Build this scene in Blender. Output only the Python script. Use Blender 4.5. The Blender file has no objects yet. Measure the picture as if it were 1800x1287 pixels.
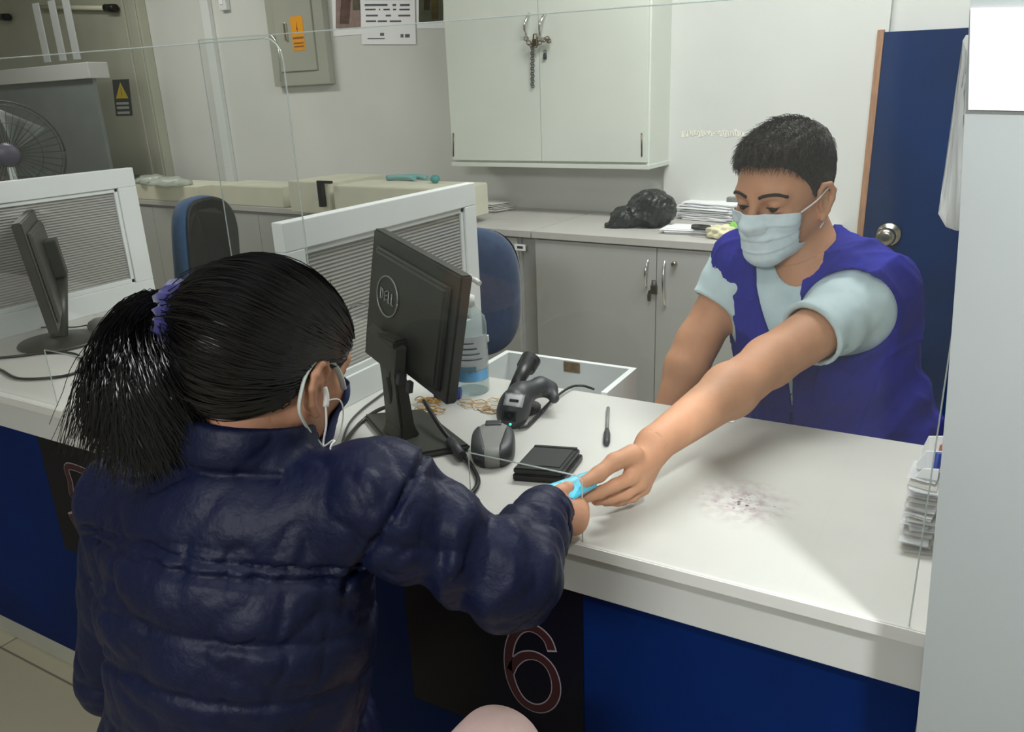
import bpy, bmesh, math, random
import numpy as np
from mathutils import Vector, Matrix

# ------------------------------------------------------------------ camera
R_ = math.radians
FPX = 1400.0
def _cam_rot(p, r, y):
    cy, sy = math.cos(y), math.sin(y); cp, sp = math.cos(p), math.sin(p); cr, sr = math.cos(r), math.sin(r)
    Rz = np.array([[cy, -sy, 0], [sy, cy, 0], [0, 0, 1]])
    B = np.stack([[1, 0, 0], [0, 0, 1], [0, -1, 0]], 1).astype(float)
    Px = np.array([[1, 0, 0], [0, cp, sp], [0, -sp, cp]])
    Rr = np.array([[cr, -sr, 0], [sr, cr, 0], [0, 0, 1]])
    return Rz @ B @ Px @ Rr
CM = _cam_rot(R_(18.95), R_(-2.33), R_(30.2))
CC = np.array([0.0, 0.0, 1.33])
cam_d = bpy.data.cameras.new('camera'); cam = bpy.data.objects.new('camera', cam_d)
bpy.context.scene.collection.objects.link(cam)
cam_d.sensor_width = 36; cam_d.lens = FPX * 36 / 1800; cam_d.clip_start = 0.02
mw = Matrix.Identity(4)
for i in range(3):
    for j in range(3): mw[i][j] = CM[i, j]
    mw[i][3] = CC[i]
cam.matrix_world = mw
bpy.context.scene.camera = cam

# ------------------------------------------------------------------ world, lamps, exposure
sc = bpy.context.scene
sc.view_settings.view_transform = 'Standard'; sc.view_settings.look = 'None'
sc.view_settings.gamma = 1; sc.view_settings.use_curve_mapping = False
sc.view_settings.exposure = 0.40
w = bpy.data.worlds.new('room_air'); sc.world = w; w.use_nodes = True
w.node_tree.nodes['Background'].inputs[0].default_value = (0.80, 0.90, 1.0, 1)
w.node_tree.nodes['Background'].inputs[1].default_value = 0.05
def area(name, loc, size, power, col, target=None):
    l = bpy.data.lights.new(name, 'AREA'); l.shape = 'RECTANGLE'; l.size, l.size_y = size
    l.energy = power; l.color = col
    o = bpy.data.objects.new(name, l); sc.collection.objects.link(o); o.location = loc
    if target is not None:
        o.rotation_euler = (Vector(target) - Vector(loc)).to_track_quat('-Z', 'Y').to_euler()
    return o
area('ceiling_lamp_clerk_side', (-0.45, 2.2, 2.5), (1.3, 0.5), 30, (0.97, 1.0, 0.98))
area('added_back_room_fill', (-4.0, 2.3, 2.5), (1.2, 0.3), 15, (1.0, 1.0, 0.93))  # unseen lamp, added to brighten the metal cabinet at back left
area('ceiling_lamp_customer_side', (-0.7, 0.55, 2.52), (1.3, 0.3), 5, (0.97, 1.0, 1.0))
area('added_front_fill', (-0.5, -2.0, 2.45), (1.2, 0.5), 34, (0.98, 1.0, 1.0), (-1.0, 2.8, 1.25))  # unseen fill added behind the camera, lights clerk and cabinets from the front
sl = bpy.data.lights.new('added_partition_spot', 'SPOT'); sl.energy = 190; sl.spot_size = math.radians(56); sl.spot_blend = 1.0; sl.shadow_soft_size = 0.08; sl.color = (0.97, 1.0, 1.0)  # unseen spot added so the end partition is brighter towards its top
so_ = bpy.data.objects.new('added_partition_spot', sl); sc.collection.objects.link(so_); so_.location = (0.62, 0.10, 2.5)
so_.rotation_euler = (Vector((0.42, 0.80, 1.62)) - Vector(so_.location)).to_track_quat('-Z', 'Y').to_euler()

# ------------------------------------------------------------------ helpers
def ray(u, v): return CM @ np.array([(u - 900) / FPX, -(v - 643.5) / FPX, -1.0])
def onz(u, v, z): d = ray(u, v); return CC + d * (z - CC[2]) / d[2]
def ony(u, v, y): d = ray(u, v); return CC + d * y / d[1]
def onx(u, v, x): d = ray(u, v); return CC + d * x / d[0]
def W(u, v, t): return CC + ray(u, v) * t
def onp(u, v, P0, n):
    d = ray(u, v); n = np.array(n, float); return CC + d * ((np.array(P0) - CC) @ n / (d @ n))
V = Vector
rng = random.Random(7)
def s2l(c):
    c = c / 255.0
    return c / 12.92 if c <= 0.04045 else ((c + 0.055) / 1.055) ** 2.4
def rgb(*c): return tuple(s2l(x) for x in c) + (1.0,)

def mat(name, col, rough=0.5, metal=0.0, var=0.0, vscale=8.0, bump=0.0, bscale=60.0, spec=0.5, stretch=None, sheen=0.0, col2=None, coat=0.0, sss=0.0, emit=None):
    m = bpy.data.materials.new(name); m.use_nodes = True
    nt = m.node_tree; b = nt.nodes['Principled BSDF']
    b.inputs['Base Color'].default_value = rgb(*col); b.inputs['Roughness'].default_value = rough
    b.inputs['Metallic'].default_value = metal; b.inputs['Specular IOR Level'].default_value = spec
    b.inputs['Sheen Weight'].default_value = sheen; b.inputs['Coat Weight'].default_value = coat
    if sss: b.inputs['Subsurface Weight'].default_value = sss; b.inputs['Subsurface Radius'].default_value = (0.01, 0.004, 0.002)
    if emit: b.inputs['Emission Color'].default_value = rgb(*emit[0]); b.inputs['Emission Strength'].default_value = emit[1]
    tc = nt.nodes.new('ShaderNodeTexCoord'); mp = nt.nodes.new('ShaderNodeMapping')
    nt.links.new(tc.outputs['Object'], mp.inputs[0])
    if stretch: mp.inputs['Scale'].default_value = stretch
    if var:
        n = nt.nodes.new('ShaderNodeTexNoise'); n.inputs['Scale'].default_value = vscale; n.inputs['Detail'].default_value = 5
        nt.links.new(mp.outputs[0], n.inputs[0])
        r = nt.nodes.new('ShaderNodeValToRGB'); r.color_ramp.elements[0].position = 0.3; r.color_ramp.elements[1].position = 0.7
        c1 = col2 if col2 else tuple(max(0, x * (1 - var)) for x in col)
        c2 = col if col2 else tuple(min(255, x * (1 + var)) for x in col)
        r.color_ramp.elements[0].color = rgb(*c1); r.color_ramp.elements[1].color = rgb(*c2)
        nt.links.new(n.outputs[0], r.inputs[0]); nt.links.new(r.outputs[0], b.inputs['Base Color'])
    if bump:
        n2 = nt.nodes.new('ShaderNodeTexNoise'); n2.inputs['Scale'].default_value = bscale; n2.inputs['Detail'].default_value = 4
        nt.links.new(mp.outputs[0], n2.inputs[0])
        bp = nt.nodes.new('ShaderNodeBump'); bp.inputs['Strength'].default_value = bump; bp.inputs['Distance'].default_value = 0.01
        nt.links.new(n2.outputs[0], bp.inputs['Height']); nt.links.new(bp.outputs[0], b.inputs['Normal'])
    return m
def clear_mat(name, tint, refl=0.5, body=0.03, bodycol=(220, 225, 222), rough=0.02):
    """clear plastic: mostly see-through, a fresnel shine and a trace of milky body"""
    m = bpy.data.materials.new(name); m.use_nodes = True; nt = m.node_tree
    for n in list(nt.nodes): nt.nodes.remove(n)
    out = nt.nodes.new('ShaderNodeOutputMaterial'); tr = nt.nodes.new('ShaderNodeBsdfTransparent')
    gl = nt.nodes.new('ShaderNodeBsdfGlossy'); df = nt.nodes.new('ShaderNodeBsdfDiffuse')
    tr.inputs[0].default_value = tint; gl.inputs['Roughness'].default_value = rough
    df.inputs[0].default_value = rgb(*bodycol)
    lw = nt.nodes.new('ShaderNodeLayerWeight'); pw = nt.nodes.new('ShaderNodeMath'); pw.operation = 'POWER'; pw.inputs[1].default_value = 5.0
    nt.links.new(lw.outputs['Facing'], pw.inputs[0])
    mt = nt.nodes.new('ShaderNodeMath'); mt.operation = 'MULTIPLY_ADD'; mt.inputs[1].default_value = 0.9 * refl; mt.inputs[2].default_value = 0.035 * refl
    nt.links.new(pw.outputs[0], mt.inputs[0])
    m1 = nt.nodes.new('ShaderNodeMixShader'); m1.inputs[0].default_value = body
    nt.links.new(tr.outputs[0], m1.inputs[1]); nt.links.new(df.outputs[0], m1.inputs[2])
    m2 = nt.nodes.new('ShaderNodeMixShader'); nt.links.new(mt.outputs[0], m2.inputs[0])
    nt.links.new(m1.outputs[0], m2.inputs[1]); nt.links.new(gl.outputs[0], m2.inputs[2])
    nt.links.new(m2.outputs[0], out.inputs[0])
    return m

def link(o, parent=None):
    sc.collection.objects.link(o)
    if parent is not None: o.parent = parent
    return o
def tag(o, label, cat, group=None, kind=None):
    o['label'] = label; o['category'] = cat
    if group: o['group'] = group
    if kind: o['kind'] = kind
    return o
def thing(name, label, cat, loc=(0, 0, 0), rz=0.0, group=None, mtx=None):
    o = bpy.data.objects.new(name, None); o.empty_display_size = 0.05; link(o)
    if mtx is not None: o.matrix_world = mtx
    else: o.location = tuple(loc); o.rotation_euler = (0, 0, rz)
    return tag(o, label, cat, group)
def struct(o):
    o['kind'] = 'structure'; return o
def obj(name, bm, m, parent=None, smooth=False):
    me = bpy.data.meshes.new(name)
    if isinstance(bm, bmesh.types.BMesh):
        bmesh.ops.recalc_face_normals(bm, faces=bm.faces)
        bm.to_mesh(me); bm.free()
    else:
        vs, fs = bm; me.from_pydata([tuple(map(float, p)) for p in vs], [], [tuple(map(int, f)) for f in fs]); me.update()
    ms = m if isinstance(m, (list, tuple)) else [m]
    for x in ms: me.materials.append(x)
    if smooth:
        me.polygons.foreach_set('use_smooth', [True] * len(me.polygons))
        if smooth == 'auto':
            try: me.set_sharp_from_angle(angle=R_(35))
            except Exception: pass
    return link(bpy.data.objects.new(name, me), parent)
def BM(): return bmesh.new()
def bx(bm, lo, hi, bev=0.0, mi=0, mtx=None, seg=2):
    lo = [min(a, b) for a, b in zip(lo, hi)] if False else lo
    vs = [bm.verts.new((x, y, z)) for x in (lo[0], hi[0]) for y in (lo[1], hi[1]) for z in (lo[2], hi[2])]
    q = [(0, 1, 3, 2), (4, 6, 7, 5), (0, 4, 5, 1), (2, 3, 7, 6), (0, 2, 6, 4), (1, 5, 7, 3)]
    fs = [bm.faces.new([vs[i] for i in f]) for f in q]
    for f in fs: f.material_index = mi
    if bev > 0:
        es = list({e for f in fs for e in f.edges})
        r = bmesh.ops.bevel(bm, geom=es, offset=bev, segments=seg, affect='EDGES', profile=0.6)
        vs = list({v for f in r['faces'] for v in f.verts} | {v for v in vs if v.is_valid})
        for f in r['faces']: f.material_index = mi
    if mtx is not None:
        for v in vs: v.co = mtx @ v.co
    return vs
def hexa(bm, a, b, mi=0):
    """solid between two quads a (4 pts) and b (4 pts, same order)"""
    va = [bm.verts.new(tuple(p)) for p in a]; vb = [bm.verts.new(tuple(p)) for p in b]
    fs = [bm.faces.new(va), bm.faces.new(vb[::-1])]
    n = len(va)
    for i in range(n): fs.append(bm.faces.new([va[i], vb[i], vb[(i + 1) % n], va[(i + 1) % n]]))
    for f in fs: f.material_index = mi
def prism(bm, pts, vec, mi=0):
    pts = [np.array(p, float) for p in pts]; hexa(bm, pts, [p + np.array(vec) for p in pts], mi)
def tube(bm, pts, r, n=8, cap=True, mi=0, flat=1.0):
    pts = [Vector(tuple(p)) for p in pts]; rs = r if isinstance(r, (list, tuple)) else [r] * len(pts)
    rings = []; T0 = (pts[1] - pts[0]).normalized()
    up = Vector((0, 0, 1)) if abs(T0.z) < 0.9 else Vector((1, 0, 0))
    N = T0.cross(up).normalized()
    for i, p in enumerate(pts):
        a = pts[max(i - 1, 0)]; b = pts[min(i + 1, len(pts) - 1)]
        T = (b - a).normalized(); N = (N - T * N.dot(T)).normalized(); Bn = T.cross(N)
        rings.append([bm.verts.new(p + (N * math.cos(2 * math.pi * k / n) + Bn * math.sin(2 * math.pi * k / n) * flat) * rs[i]) for k in range(n)])
    for i in range(len(rings) - 1):
        for k in range(n):
            f = bm.faces.new([rings[i][k], rings[i][(k + 1) % n], rings[i + 1][(k + 1) % n], rings[i + 1][k]]); f.material_index = mi; f.smooth = True
    if cap:
        for rg in (rings[0][::-1], rings[-1]):
            f = bm.faces.new(rg); f.material_index = mi
def smoothpath(pts, n=8):
    P = [np.array(p, float) for p in pts]; P = [2 * P[0] - P[1]] + P + [2 * P[-1] - P[-2]]; out = []
    for i in range(1, len(P) - 2):
        for k in range(n):
            t = k / n; a, b, c, d = P[i - 1:i + 3]
            out.append(0.5 * ((2 * b) + (-a + c) * t + (2 * a - 5 * b + 4 * c - d) * t * t + (-a + 3 * b - 3 * c + d) * t ** 3))
    out.append(P[-2]); return out
def lathe(bm, prof, n=24, mtx=None, mi=0, sx=1.0, sy=1.0):
    """prof: list of (radius, z)"""
    rings = []
    for r, z in prof:
        if r < 1e-6: rings.append([bm.verts.new((0, 0, z))])
        else: rings.append([bm.verts.new((r * sx * math.cos(2 * math.pi * k / n), r * sy * math.sin(2 * math.pi * k / n), z)) for k in range(n)])
    for a, b in zip(rings[:-1], rings[1:]):
        for k in range(n):
            k2 = (k + 1) % n
            if len(a) == 1 and len(b) == 1: continue
            if len(a) == 1: f = bm.faces.new([a[0], b[k], b[k2]])
            elif len(b) == 1: f = bm.faces.new([a[k], b[0], a[k2]])
            else: f = bm.faces.new([a[k], b[k], b[k2], a[k2]])
            f.smooth = True; f.material_index = mi
    for rg in (rings[0], rings[-1]):
        if len(rg) > 1: f = bm.faces.new(rg); f.material_index = mi
    if mtx is not None:
        for rg in rings:
            for v in rg: v.co = mtx @ v.co
def ribbon(bm, pts, wid, nrm, th, mi=0, off=0.0):
    """flat stroke following pts, on a surface with normal nrm, thickness th"""
    nrm = np.array(nrm, float); P = [np.array(p, float) + nrm * off for p in pts]; L = []; Rr = []
    for i, p in enumerate(P):
        a = P[max(i - 1, 0)]; b = P[min(i + 1, len(P) - 1)]
        T = (b - a) / (np.linalg.norm(b - a) + 1e-9); S = np.cross(nrm, T)
        L.append(p + S * wid / 2); Rr.append(p - S * wid / 2)
    for lift in (th,):
        lv = [bm.verts.new(tuple(p + nrm * lift)) for p in L]; rv = [bm.verts.new(tuple(p + nrm * lift)) for p in Rr]
        l0 = [bm.verts.new(tuple(p)) for p in L]; r0 = [bm.verts.new(tuple(p)) for p in Rr]
        for i in range(len(P) - 1):
            for q in ((lv[i], lv[i + 1], rv[i + 1], rv[i]), (l0[i], lv[i], rv[i], r0[i]) if i == 0 else None,
                      (l0[i], l0[i + 1], lv[i + 1], lv[i]), (r0[i + 1], r0[i], rv[i], rv[i + 1]),
                      (l0[i], r0[i], r0[i + 1], l0[i + 1])):
                if q: f = bm.faces.new(q); f.material_index = mi
        bm.faces.new((l0[-1], r0[-1], rv[-1], lv[-1])).material_index = mi
def frame_m(o, x, y, z):
    m = Matrix.Identity(4)
    for i in range(3): m[i][0] = x[i]; m[i][1] = y[i]; m[i][2] = z[i]; m[i][3] = o[i]
    return m
def nrmz(v): v = np.array(v, float); return v / np.linalg.norm(v)

# ------------------------------------------------------------------ materials
M = dict(
 wall=mat('white_wall_paint', (214, 215, 210), 0.75, var=0.02, vscale=2.0, bump=0.04, bscale=30),
 panel=mat('grey_panel_paint', (160, 165, 165), 0.55, var=0.02, vscale=3.0),
 ceil=mat('ceiling_paint', (225, 225, 222), 0.9, var=0.01),
 lam=mat('pale_worktop_laminate', (200, 199, 193), 0.45, var=0.02, vscale=5, bump=0.01, bscale=300),
 fascia=mat('grey_fascia_laminate', (200, 201, 197), 0.45, var=0.02, vscale=4),
 edge=mat('white_edge_band', (216, 215, 210), 0.5, var=0.01),
 blue=mat('blue_laminate', (0, 30, 86), 0.55, spec=0.12, var=0.12, vscale=3),
 black=mat('black_laminate', (5, 5, 20), 0.4, spec=0.2, var=0.05),
 numout=mat('pale_outline_print', (150, 140, 148), 0.5, var=0.02), numfill=mat('maroon_print', (52, 10, 18), 0.5, var=0.05),
 kick=mat('grey_plinth', (178, 178, 166), 0.5, var=0.03),
 white=mat('white_painted_frame', (222, 226, 224), 0.45, var=0.01, vscale=5),
 cab=mat('grey_cabinet_laminate', (178, 178, 174), 0.5, var=0.015, vscale=3),
 cabtop=mat('light_grey_cabinet_top', (192, 189, 184), 0.5, var=0.015, vscale=4),
 cabdark=mat('shadow_gap_grey', (120, 120, 117), 0.7, var=0.02),
 wcab=mat('cream_white_cabinet_paint', (216, 221, 211), 0.4, var=0.015, vscale=3),
 metalgrey=mat('greenish_grey_enamel', (176, 177, 160), 0.45, var=0.02, vscale=4),
 boxgrey=mat('beige_grey_enamel', (168, 169, 156), 0.4, var=0.02, vscale=4),
 chrome=mat('polished_steel', (225, 225, 222), 0.18, 1.0, var=0.03, vscale=30),
 brass=mat('aged_brass', (122, 108, 84), 0.35, 1.0, var=0.1, vscale=40),
 knob=mat('brushed_nickel', (176, 170, 158), 0.25, 1.0, var=0.05, vscale=30),
 blackp=mat('black_plastic', (24, 25, 24), 0.38, var=0.08, vscale=20, bump=0.03, bscale=400),
 monp=mat('olive_black_monitor_shell', (46, 48, 40), 0.42, var=0.08, vscale=6, bump=0.02, bscale=500),
 darkgrey=mat('dark_grey_plastic', (52, 54, 56), 0.45, var=0.06, vscale=20),
 midgrey=mat('mid_grey_plastic', (128, 128, 124), 0.45, var=0.04, vscale=20),
 logo=mat('grey_badge', (150, 152, 146), 0.3, 0.5, var=0.03),
 screen=mat('dark_screen', (14, 15, 17), 0.12, var=0.03),
 chairblue=mat('slate_blue_chair_fabric', (44, 62, 92), 0.85, var=0.08, vscale=60, bump=0.1, bscale=400, sheen=0.2),
 chairblue2=mat('teal_blue_chair_fabric', (40, 78, 118), 0.8, var=0.08, vscale=60, bump=0.1, bscale=400, sheen=0.2),
 paper=mat('white_paper', (246, 247, 248), 0.8, var=0.01), paper2=mat('off_white_paper', (222, 220, 214), 0.8, var=0.02),
 ink=mat('grey_print', (92, 94, 104), 0.8, var=0.1), inkd=mat('dark_print', (50, 50, 58), 0.8, var=0.1),
 cream=mat('cream_plastic', (214, 212, 192), 0.5, var=0.02), teal=mat('teal_plastic', (120, 168, 166), 0.5, var=0.05),
 orange=mat('orange_sticker', (236, 160, 24), 0.5, var=0.03), odark=mat('dark_orange_print', (150, 92, 18), 0.5, var=0.03),
 yellow=mat('yellow_print', (224, 196, 30), 0.5, var=0.03), signgrey=mat('charcoal_sign', (58, 62, 62), 0.5, var=0.03), signwhite=mat('pale_sign_print', (188, 190, 186), 0.5, var=0.02),
 wood=mat('brown_door_jamb', (158, 118, 88), 0.55, var=0.1, vscale=10, stretch=(30, 30, 2)),
 door=mat('dark_blue_door_paint', (0, 38, 86), 0.5, spec=0.12, var=0.14, vscale=2.4, bump=0.02, bscale=15),
 bag=mat('black_bin_bag_plastic', (32, 36, 35), 0.36, var=0.15, vscale=14, bump=0.5, bscale=22),
 grn=mat('green_plastic', (130, 190, 80), 0.5, var=0.05), glove=mat('pale_cream_latex', (222, 216, 180), 0.6, var=0.04),
 redbr=mat('brick_red', (150, 80, 62), 0.6, var=0.08), penblue=mat('blue_plastic', (44, 66, 150), 0.35, var=0.04),
 rubber=mat('tan_rubber_band', (208, 176, 128), 0.6, var=0.08, vscale=30),
 cyan=mat('cyan_plastic_sleeve', (86, 196, 226), 0.28, var=0.05, vscale=12), cyan2=mat('light_cyan_card', (140, 218, 236), 0.35, var=0.04),
 led=mat('green_indicator', (40, 230, 140), 0.4, var=0.01, emit=((40, 255, 150), 3.0)),
 tilegap=mat('tile_grout', (120, 116, 98), 0.8),
 acr=clear_mat('clear_acrylic', (0.99, 0.995, 0.992, 1), 0.8, 0.012),
 acredge=clear_mat('acrylic_edge', (0.8, 0.88, 0.86, 1), 0.9, 0.55, (226, 232, 230)),
 gel=clear_mat('clear_gel_bottle', (0.84, 0.90, 0.91, 1), 0.9, 0.22, (196, 208, 206)),
 flut=None,
)
def fluted():
    m = clear_mat('fluted_clear_plastic', (0.80, 0.80, 0.78, 1), 0.4, 0.50, (206, 205, 200), 0.25)
    nt = m.node_tree
    tc = nt.nodes.new('ShaderNodeTexCoord'); wv = nt.nodes.new('ShaderNodeTexWave'); wv.wave_type = 'BANDS'; wv.bands_direction = 'Z'
    wv.inputs['Scale'].default_value = 42.0
    nt.links.new(tc.outputs['Object'], wv.inputs[0])
    df = [n for n in nt.nodes if n.type == 'BSDF_DIFFUSE'][0]
    mx = nt.nodes.new('ShaderNodeMixRGB'); mx.inputs[1].default_value = rgb(184, 183, 178); mx.inputs[2].default_value = rgb(218, 217, 212)
    nt.links.new(wv.outputs['Fac'], mx.inputs[0]); nt.links.new(mx.outputs[0], df.inputs[0])
    bp = nt.nodes.new('ShaderNodeBump'); bp.inputs['Distance'].default_value = 0.003; nt.links.new(wv.outputs['Fac'], bp.inputs['Height'])
    nt.links.new(bp.outputs[0], df.inputs['Normal'])
    return m
M['flut'] = fluted()
def floor_mat():
    m = mat('cream_floor_tiles', (176, 170, 146), 0.3); nt = m.node_tree; b = nt.nodes['Principled BSDF']
    br = nt.nodes.new('ShaderNodeTexBrick'); tc = nt.nodes.new('ShaderNodeTexCoord'); mp = nt.nodes.new('ShaderNodeMapping')
    mp.inputs['Location'].default_value = (2.076 % 0.6, -(0.830 % 0.6), 0)
    nt.links.new(tc.outputs['Object'], mp.inputs[0]); nt.links.new(mp.outputs[0], br.inputs[0])
    br.offset = 0.0; br.squash = 1.0
    br.inputs['Color1'].default_value = rgb(186, 180, 156); br.inputs['Color2'].default_value = rgb(180, 174, 150)
    br.inputs['Mortar'].default_value = rgb(120, 116, 98); br.inputs['Scale'].default_value = 1.0
    br.inputs['Mortar Size'].default_value = 0.003; br.inputs['Brick Width'].default_value = 0.6; br.inputs['Row Height'].default_value = 0.6
    nt.links.new(br.outputs[0], b.inputs['Base Color']); return m
M['floor'] = floor_mat()

# ------------------------------------------------------------------ setting
b = BM(); bx(b, (-7.4, -2.6, -0.05), (1.9, 4.4, 0.0)); struct(obj('floor', b, M['floor']))
b = BM(); bx(b, (-7.4, -2.6, 2.6), (1.9, 4.4, 2.65)); struct(obj('ceiling', b, M['ceil']))
BA = R_(-3.5); bdir = np.array([math.cos(BA), math.sin(BA), 0.0]); bn = np.array([-math.sin(BA), math.cos(BA), 0.0])  # bn points into the wall
WP = np.array([-1.55, 3.40, 0.0]); FP = np.array([-1.50, 2.83, 0.0])
def wallp(u, v, off=0.0): return onp(u, v, WP - bn * off, bn)
def frontp(u, v, off=0.0): return onp(u, v, FP - bn * off, bn)
b = BM(); P = [WP + bdir * s + np.array([0, 0, z]) for s, z in ((-5.9, 0), (3.5, 0), (3.5, 2.6), (-5.9, 2.6))]
prism(b, P, bn * 0.06); struct(obj('wall_back', b, M['wall']))
b = BM(); bx(b, (-7.4, -2.6, 0), (-7.35, 4.4, 2.6)); struct(obj('wall_left', b, M['wall']))
b = BM(); bx(b, (1.85, -2.6, 0), (1.9, 4.4, 2.6)); struct(obj('wall_right', b, M['wall']))
b = BM(); bx(b, (-7.4, -2.6, 0), (1.9, -2.55, 2.6)); struct(obj('wall_front', b, M['wall']))
# shallow projecting strip of wall right of the wall cabinet
ws = 0.03
PT = [wallp(1167.5, 291, ws), wallp(1536, 300, ws)]
b = BM(); q = [PT[0] * [1, 1, 0] + [0, 0, 0], PT[1] * [1, 1, 0], PT[1] * [1, 1, 0] + [0, 0, 2.6], PT[0] * [1, 1, 0] + [0, 0, 2.6]]
prism(b, q, bn * ws); struct(obj('trim_1', b, M['wall']))

b = BM(); r9 = random.Random(2)
for k in range(26):
    u0 = 1198 + k * 4.2; hh_ = r9.uniform(2, 6.5) * (0.5 if 12 < k < 15 else 1); v0 = 234 + r9.uniform(-2, 2)
    prism(b, [wallp(u, v, ws + .0006) for u, v in ((u0, v0 + hh_), (u0 + 5.5, v0 + hh_ * .9), (u0 + 5.2, v0 - hh_), (u0 - .4, v0 - hh_ * .8))], bn * -.0006)
tag(obj('tape_remnant', b, mat('creamy_tape_residue', (236, 234, 222), .7, var=.04, vscale=60)), 'torn strip of pale tape left on the wall beside the wall cabinet', 'tape')

# white partition wall that closes the right end of the counter
yE = 0.800
el = [ony(1609, 1300, yE), ony(1628, 1104, yE), ony(1664, 700, yE), ony(1686, 405, yE), ony(1708, -60, yE)]
top = el[-1]; bot = el[0]
bot0 = np.array([bot[0] - 0.004, yE, 0.0]); top2 = np.array([top[0] + 0.03, yE, 2.6])
prof = [bot0] + el + [top2]
b = BM(); prism(b, [bot0] + el + [top2, np.array([1.85, yE, 2.6]), np.array([1.85, yE, 0.0])], (0, 0.05, 0)); struct(obj('wall_partition', b, M['panel']))
b = BM()
for i in range(1, len(prof) - 2):
    a, c = prof[i], prof[i + 1]
    a = a + [0.01, 0.0505, 0]; c = c + [0.01, 0.0505, 0]
    hexa(b, [a + [-0.008, 0, 0], a + [0.02, 0, 0], a + [0.02, 0.02, 0], a + [-0.008, 0.02, 0]], [c + [-0.008, 0, 0], c + [0.02, 0, 0], c + [0.02, 0.02, 0], c + [-0.008, 0.02, 0]])
struct(obj('trim_2', b, M['boxgrey']))
# bright white sheet fixed to the partition
b = BM(); q = [ony(1706, 14, yE - 0.002), ony(1702, 193, yE - 0.002), ony(1860, 196, yE - 0.002), ony(1860, 13, yE - 0.002)]
prism(b, q, (0, 0.0015, 0)); tag(obj('paper_notice', b, mat('bright_white_poster_paper', (255, 255, 255), 0.6)), 'large bright white paper sheet on the pale partition at top right', 'paper')
# white cloth / curled paper hanging behind the partition edge
yC = 0.925
px = [(1698, 62), (1692, 72), (1700, 90), (1699, 150), (1693, 170), (1694, 235), (1682, 275), (1664, 318), (1660, 358), (1648, 378), (1662, 400), (1682, 406), (1700, 402), (1712, 60)]
b = BM(); prism(b, [ony(u, v, yC) for u, v in px], (0, 0.004, 0))
bmesh.ops.triangulate(b, faces=b.faces); bmesh.ops.subdivide_edges(b, edges=b.edges, cuts=3)
for v in b.verts: v.co.y += 0.006 * math.sin(v.co.z * 22) + 0.004 * math.sin(v.co.x * 160)
pm_ = bpy.data.materials.new('thin_white_paper'); pm_.use_nodes = True; nt = pm_.node_tree; nt.nodes.remove(nt.nodes['Principled BSDF'])
d1_ = nt.nodes.new('ShaderNodeBsdfDiffuse'); d2_ = nt.nodes.new('ShaderNodeBsdfTranslucent'); ms_ = nt.nodes.new('ShaderNodeMixShader'); ms_.inputs[0].default_value = .5
d1_.inputs[0].default_value = (.93, .94, .95, 1); d2_.inputs[0].default_value = (.93, .94, .95, 1)
nt.links.new(d1_.outputs[0], ms_.inputs[1]); nt.links.new(d2_.outputs[0], ms_.inputs[2]); nt.links.new(ms_.outputs[0], nt.nodes['Material Output'].inputs[0])
tag(obj('hanging_paper', b, pm_, smooth=True), 'torn white paper hanging down beside the blue door at the partition edge', 'paper')

# door in the back wall
dz = lambda u, v, off: wallp(u, v, off)
dl, dl2 = wallp(1545, 57, 0.035), wallp(1528, 402, 0.035)
ztop = dl[2]; s0 = (dl - WP) @ bdir; s0b = (dl2 - WP) @ bdir
def wl(s, z, off=0.0): return WP + bdir * s + np.array([0, 0, z]) - bn * off
door = bpy.data.objects.new('door_1', None); link(door); struct(door)
sj = (s0 + s0b) / 2
b = BM(); prism(b, [wl(sj, 0, 0.035), wl(sj + 0.62, 0, 0.035), wl(sj + 0.62, ztop - 0.01, 0.035), wl(sj, ztop, 0.035)], bn * 0.033); obj('door_leaf', b, M['door'], door)
b = BM(); prism(b, [wl(sj - 0.022, 0, 0.045), wl(sj, 0, 0.045), wl(sj, ztop + 0.008, 0.045), wl(sj - 0.022, ztop + 0.008, 0.045)], bn * 0.04); obj('door_jamb', b, M['wood'], door)
k0 = wallp(1562, 412, 0.036)
mk = frame_m(k0, bdir, np.cross(-bn, bdir), -bn)
b = BM(); lathe(b, [(0, 0), (0.044, 0), (0.046, 0.004), (0.040, 0.010), (0.018, 0.014), (0.016, 0.035), (0.026, 0.042), (0.034, 0.055), (0.034, 0.068), (0.026, 0.078), (0.012, 0.081), (0.0, 0.079)], 28, mk)
obj('door_knob', b, M['knob'], door)

# ------------------------------------------------------------------ customer counter
HZ = 0.75
ct = thing('service_counter', 'long white service counter with grey fascia and dark blue front panels', 'counter', (0, 0, 0))
XL = -3.4
b = BM(); bx(b, (XL, 0.852, HZ - 0.018), (0.06, 1.378, HZ), 0.0015)
wt = obj('worktop', b, M['lam'], ct)
b = BM()
n = 260
bx(b, (XL, 0.8500, HZ - 0.018), (0.06, 0.8525, HZ - 0.001))
obj('edge_band', b, M['edge'], wt)
b = BM(); bx(b, (XL, 0.856, 0.668), (0.05, 0.874, HZ - 0.018), 0.001); obj('fascia', b, M['fascia'], ct)
for s in range(9):
    pass
b = BM(); bx(b, (XL, 0.862, 0.072), (0.05, 0.880, 0.668)); obj('front_panel', b, M['blue'], ct)
b = BM(); bx(b, (XL, 0.874, 0.0), (0.05, 0.892, 0.072), 0.001); obj('plinth', b, M['kick'], ct)
for x in (-3.3, -2.2, -1.2, 0.02):
    b = BM(); bx(b, (x - 0.012, 0.893, 0.0), (x + 0.012, 1.36, HZ - 0.018)); obj('support_panel', b, M['fascia'], ct)
yN = 0.8605
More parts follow.
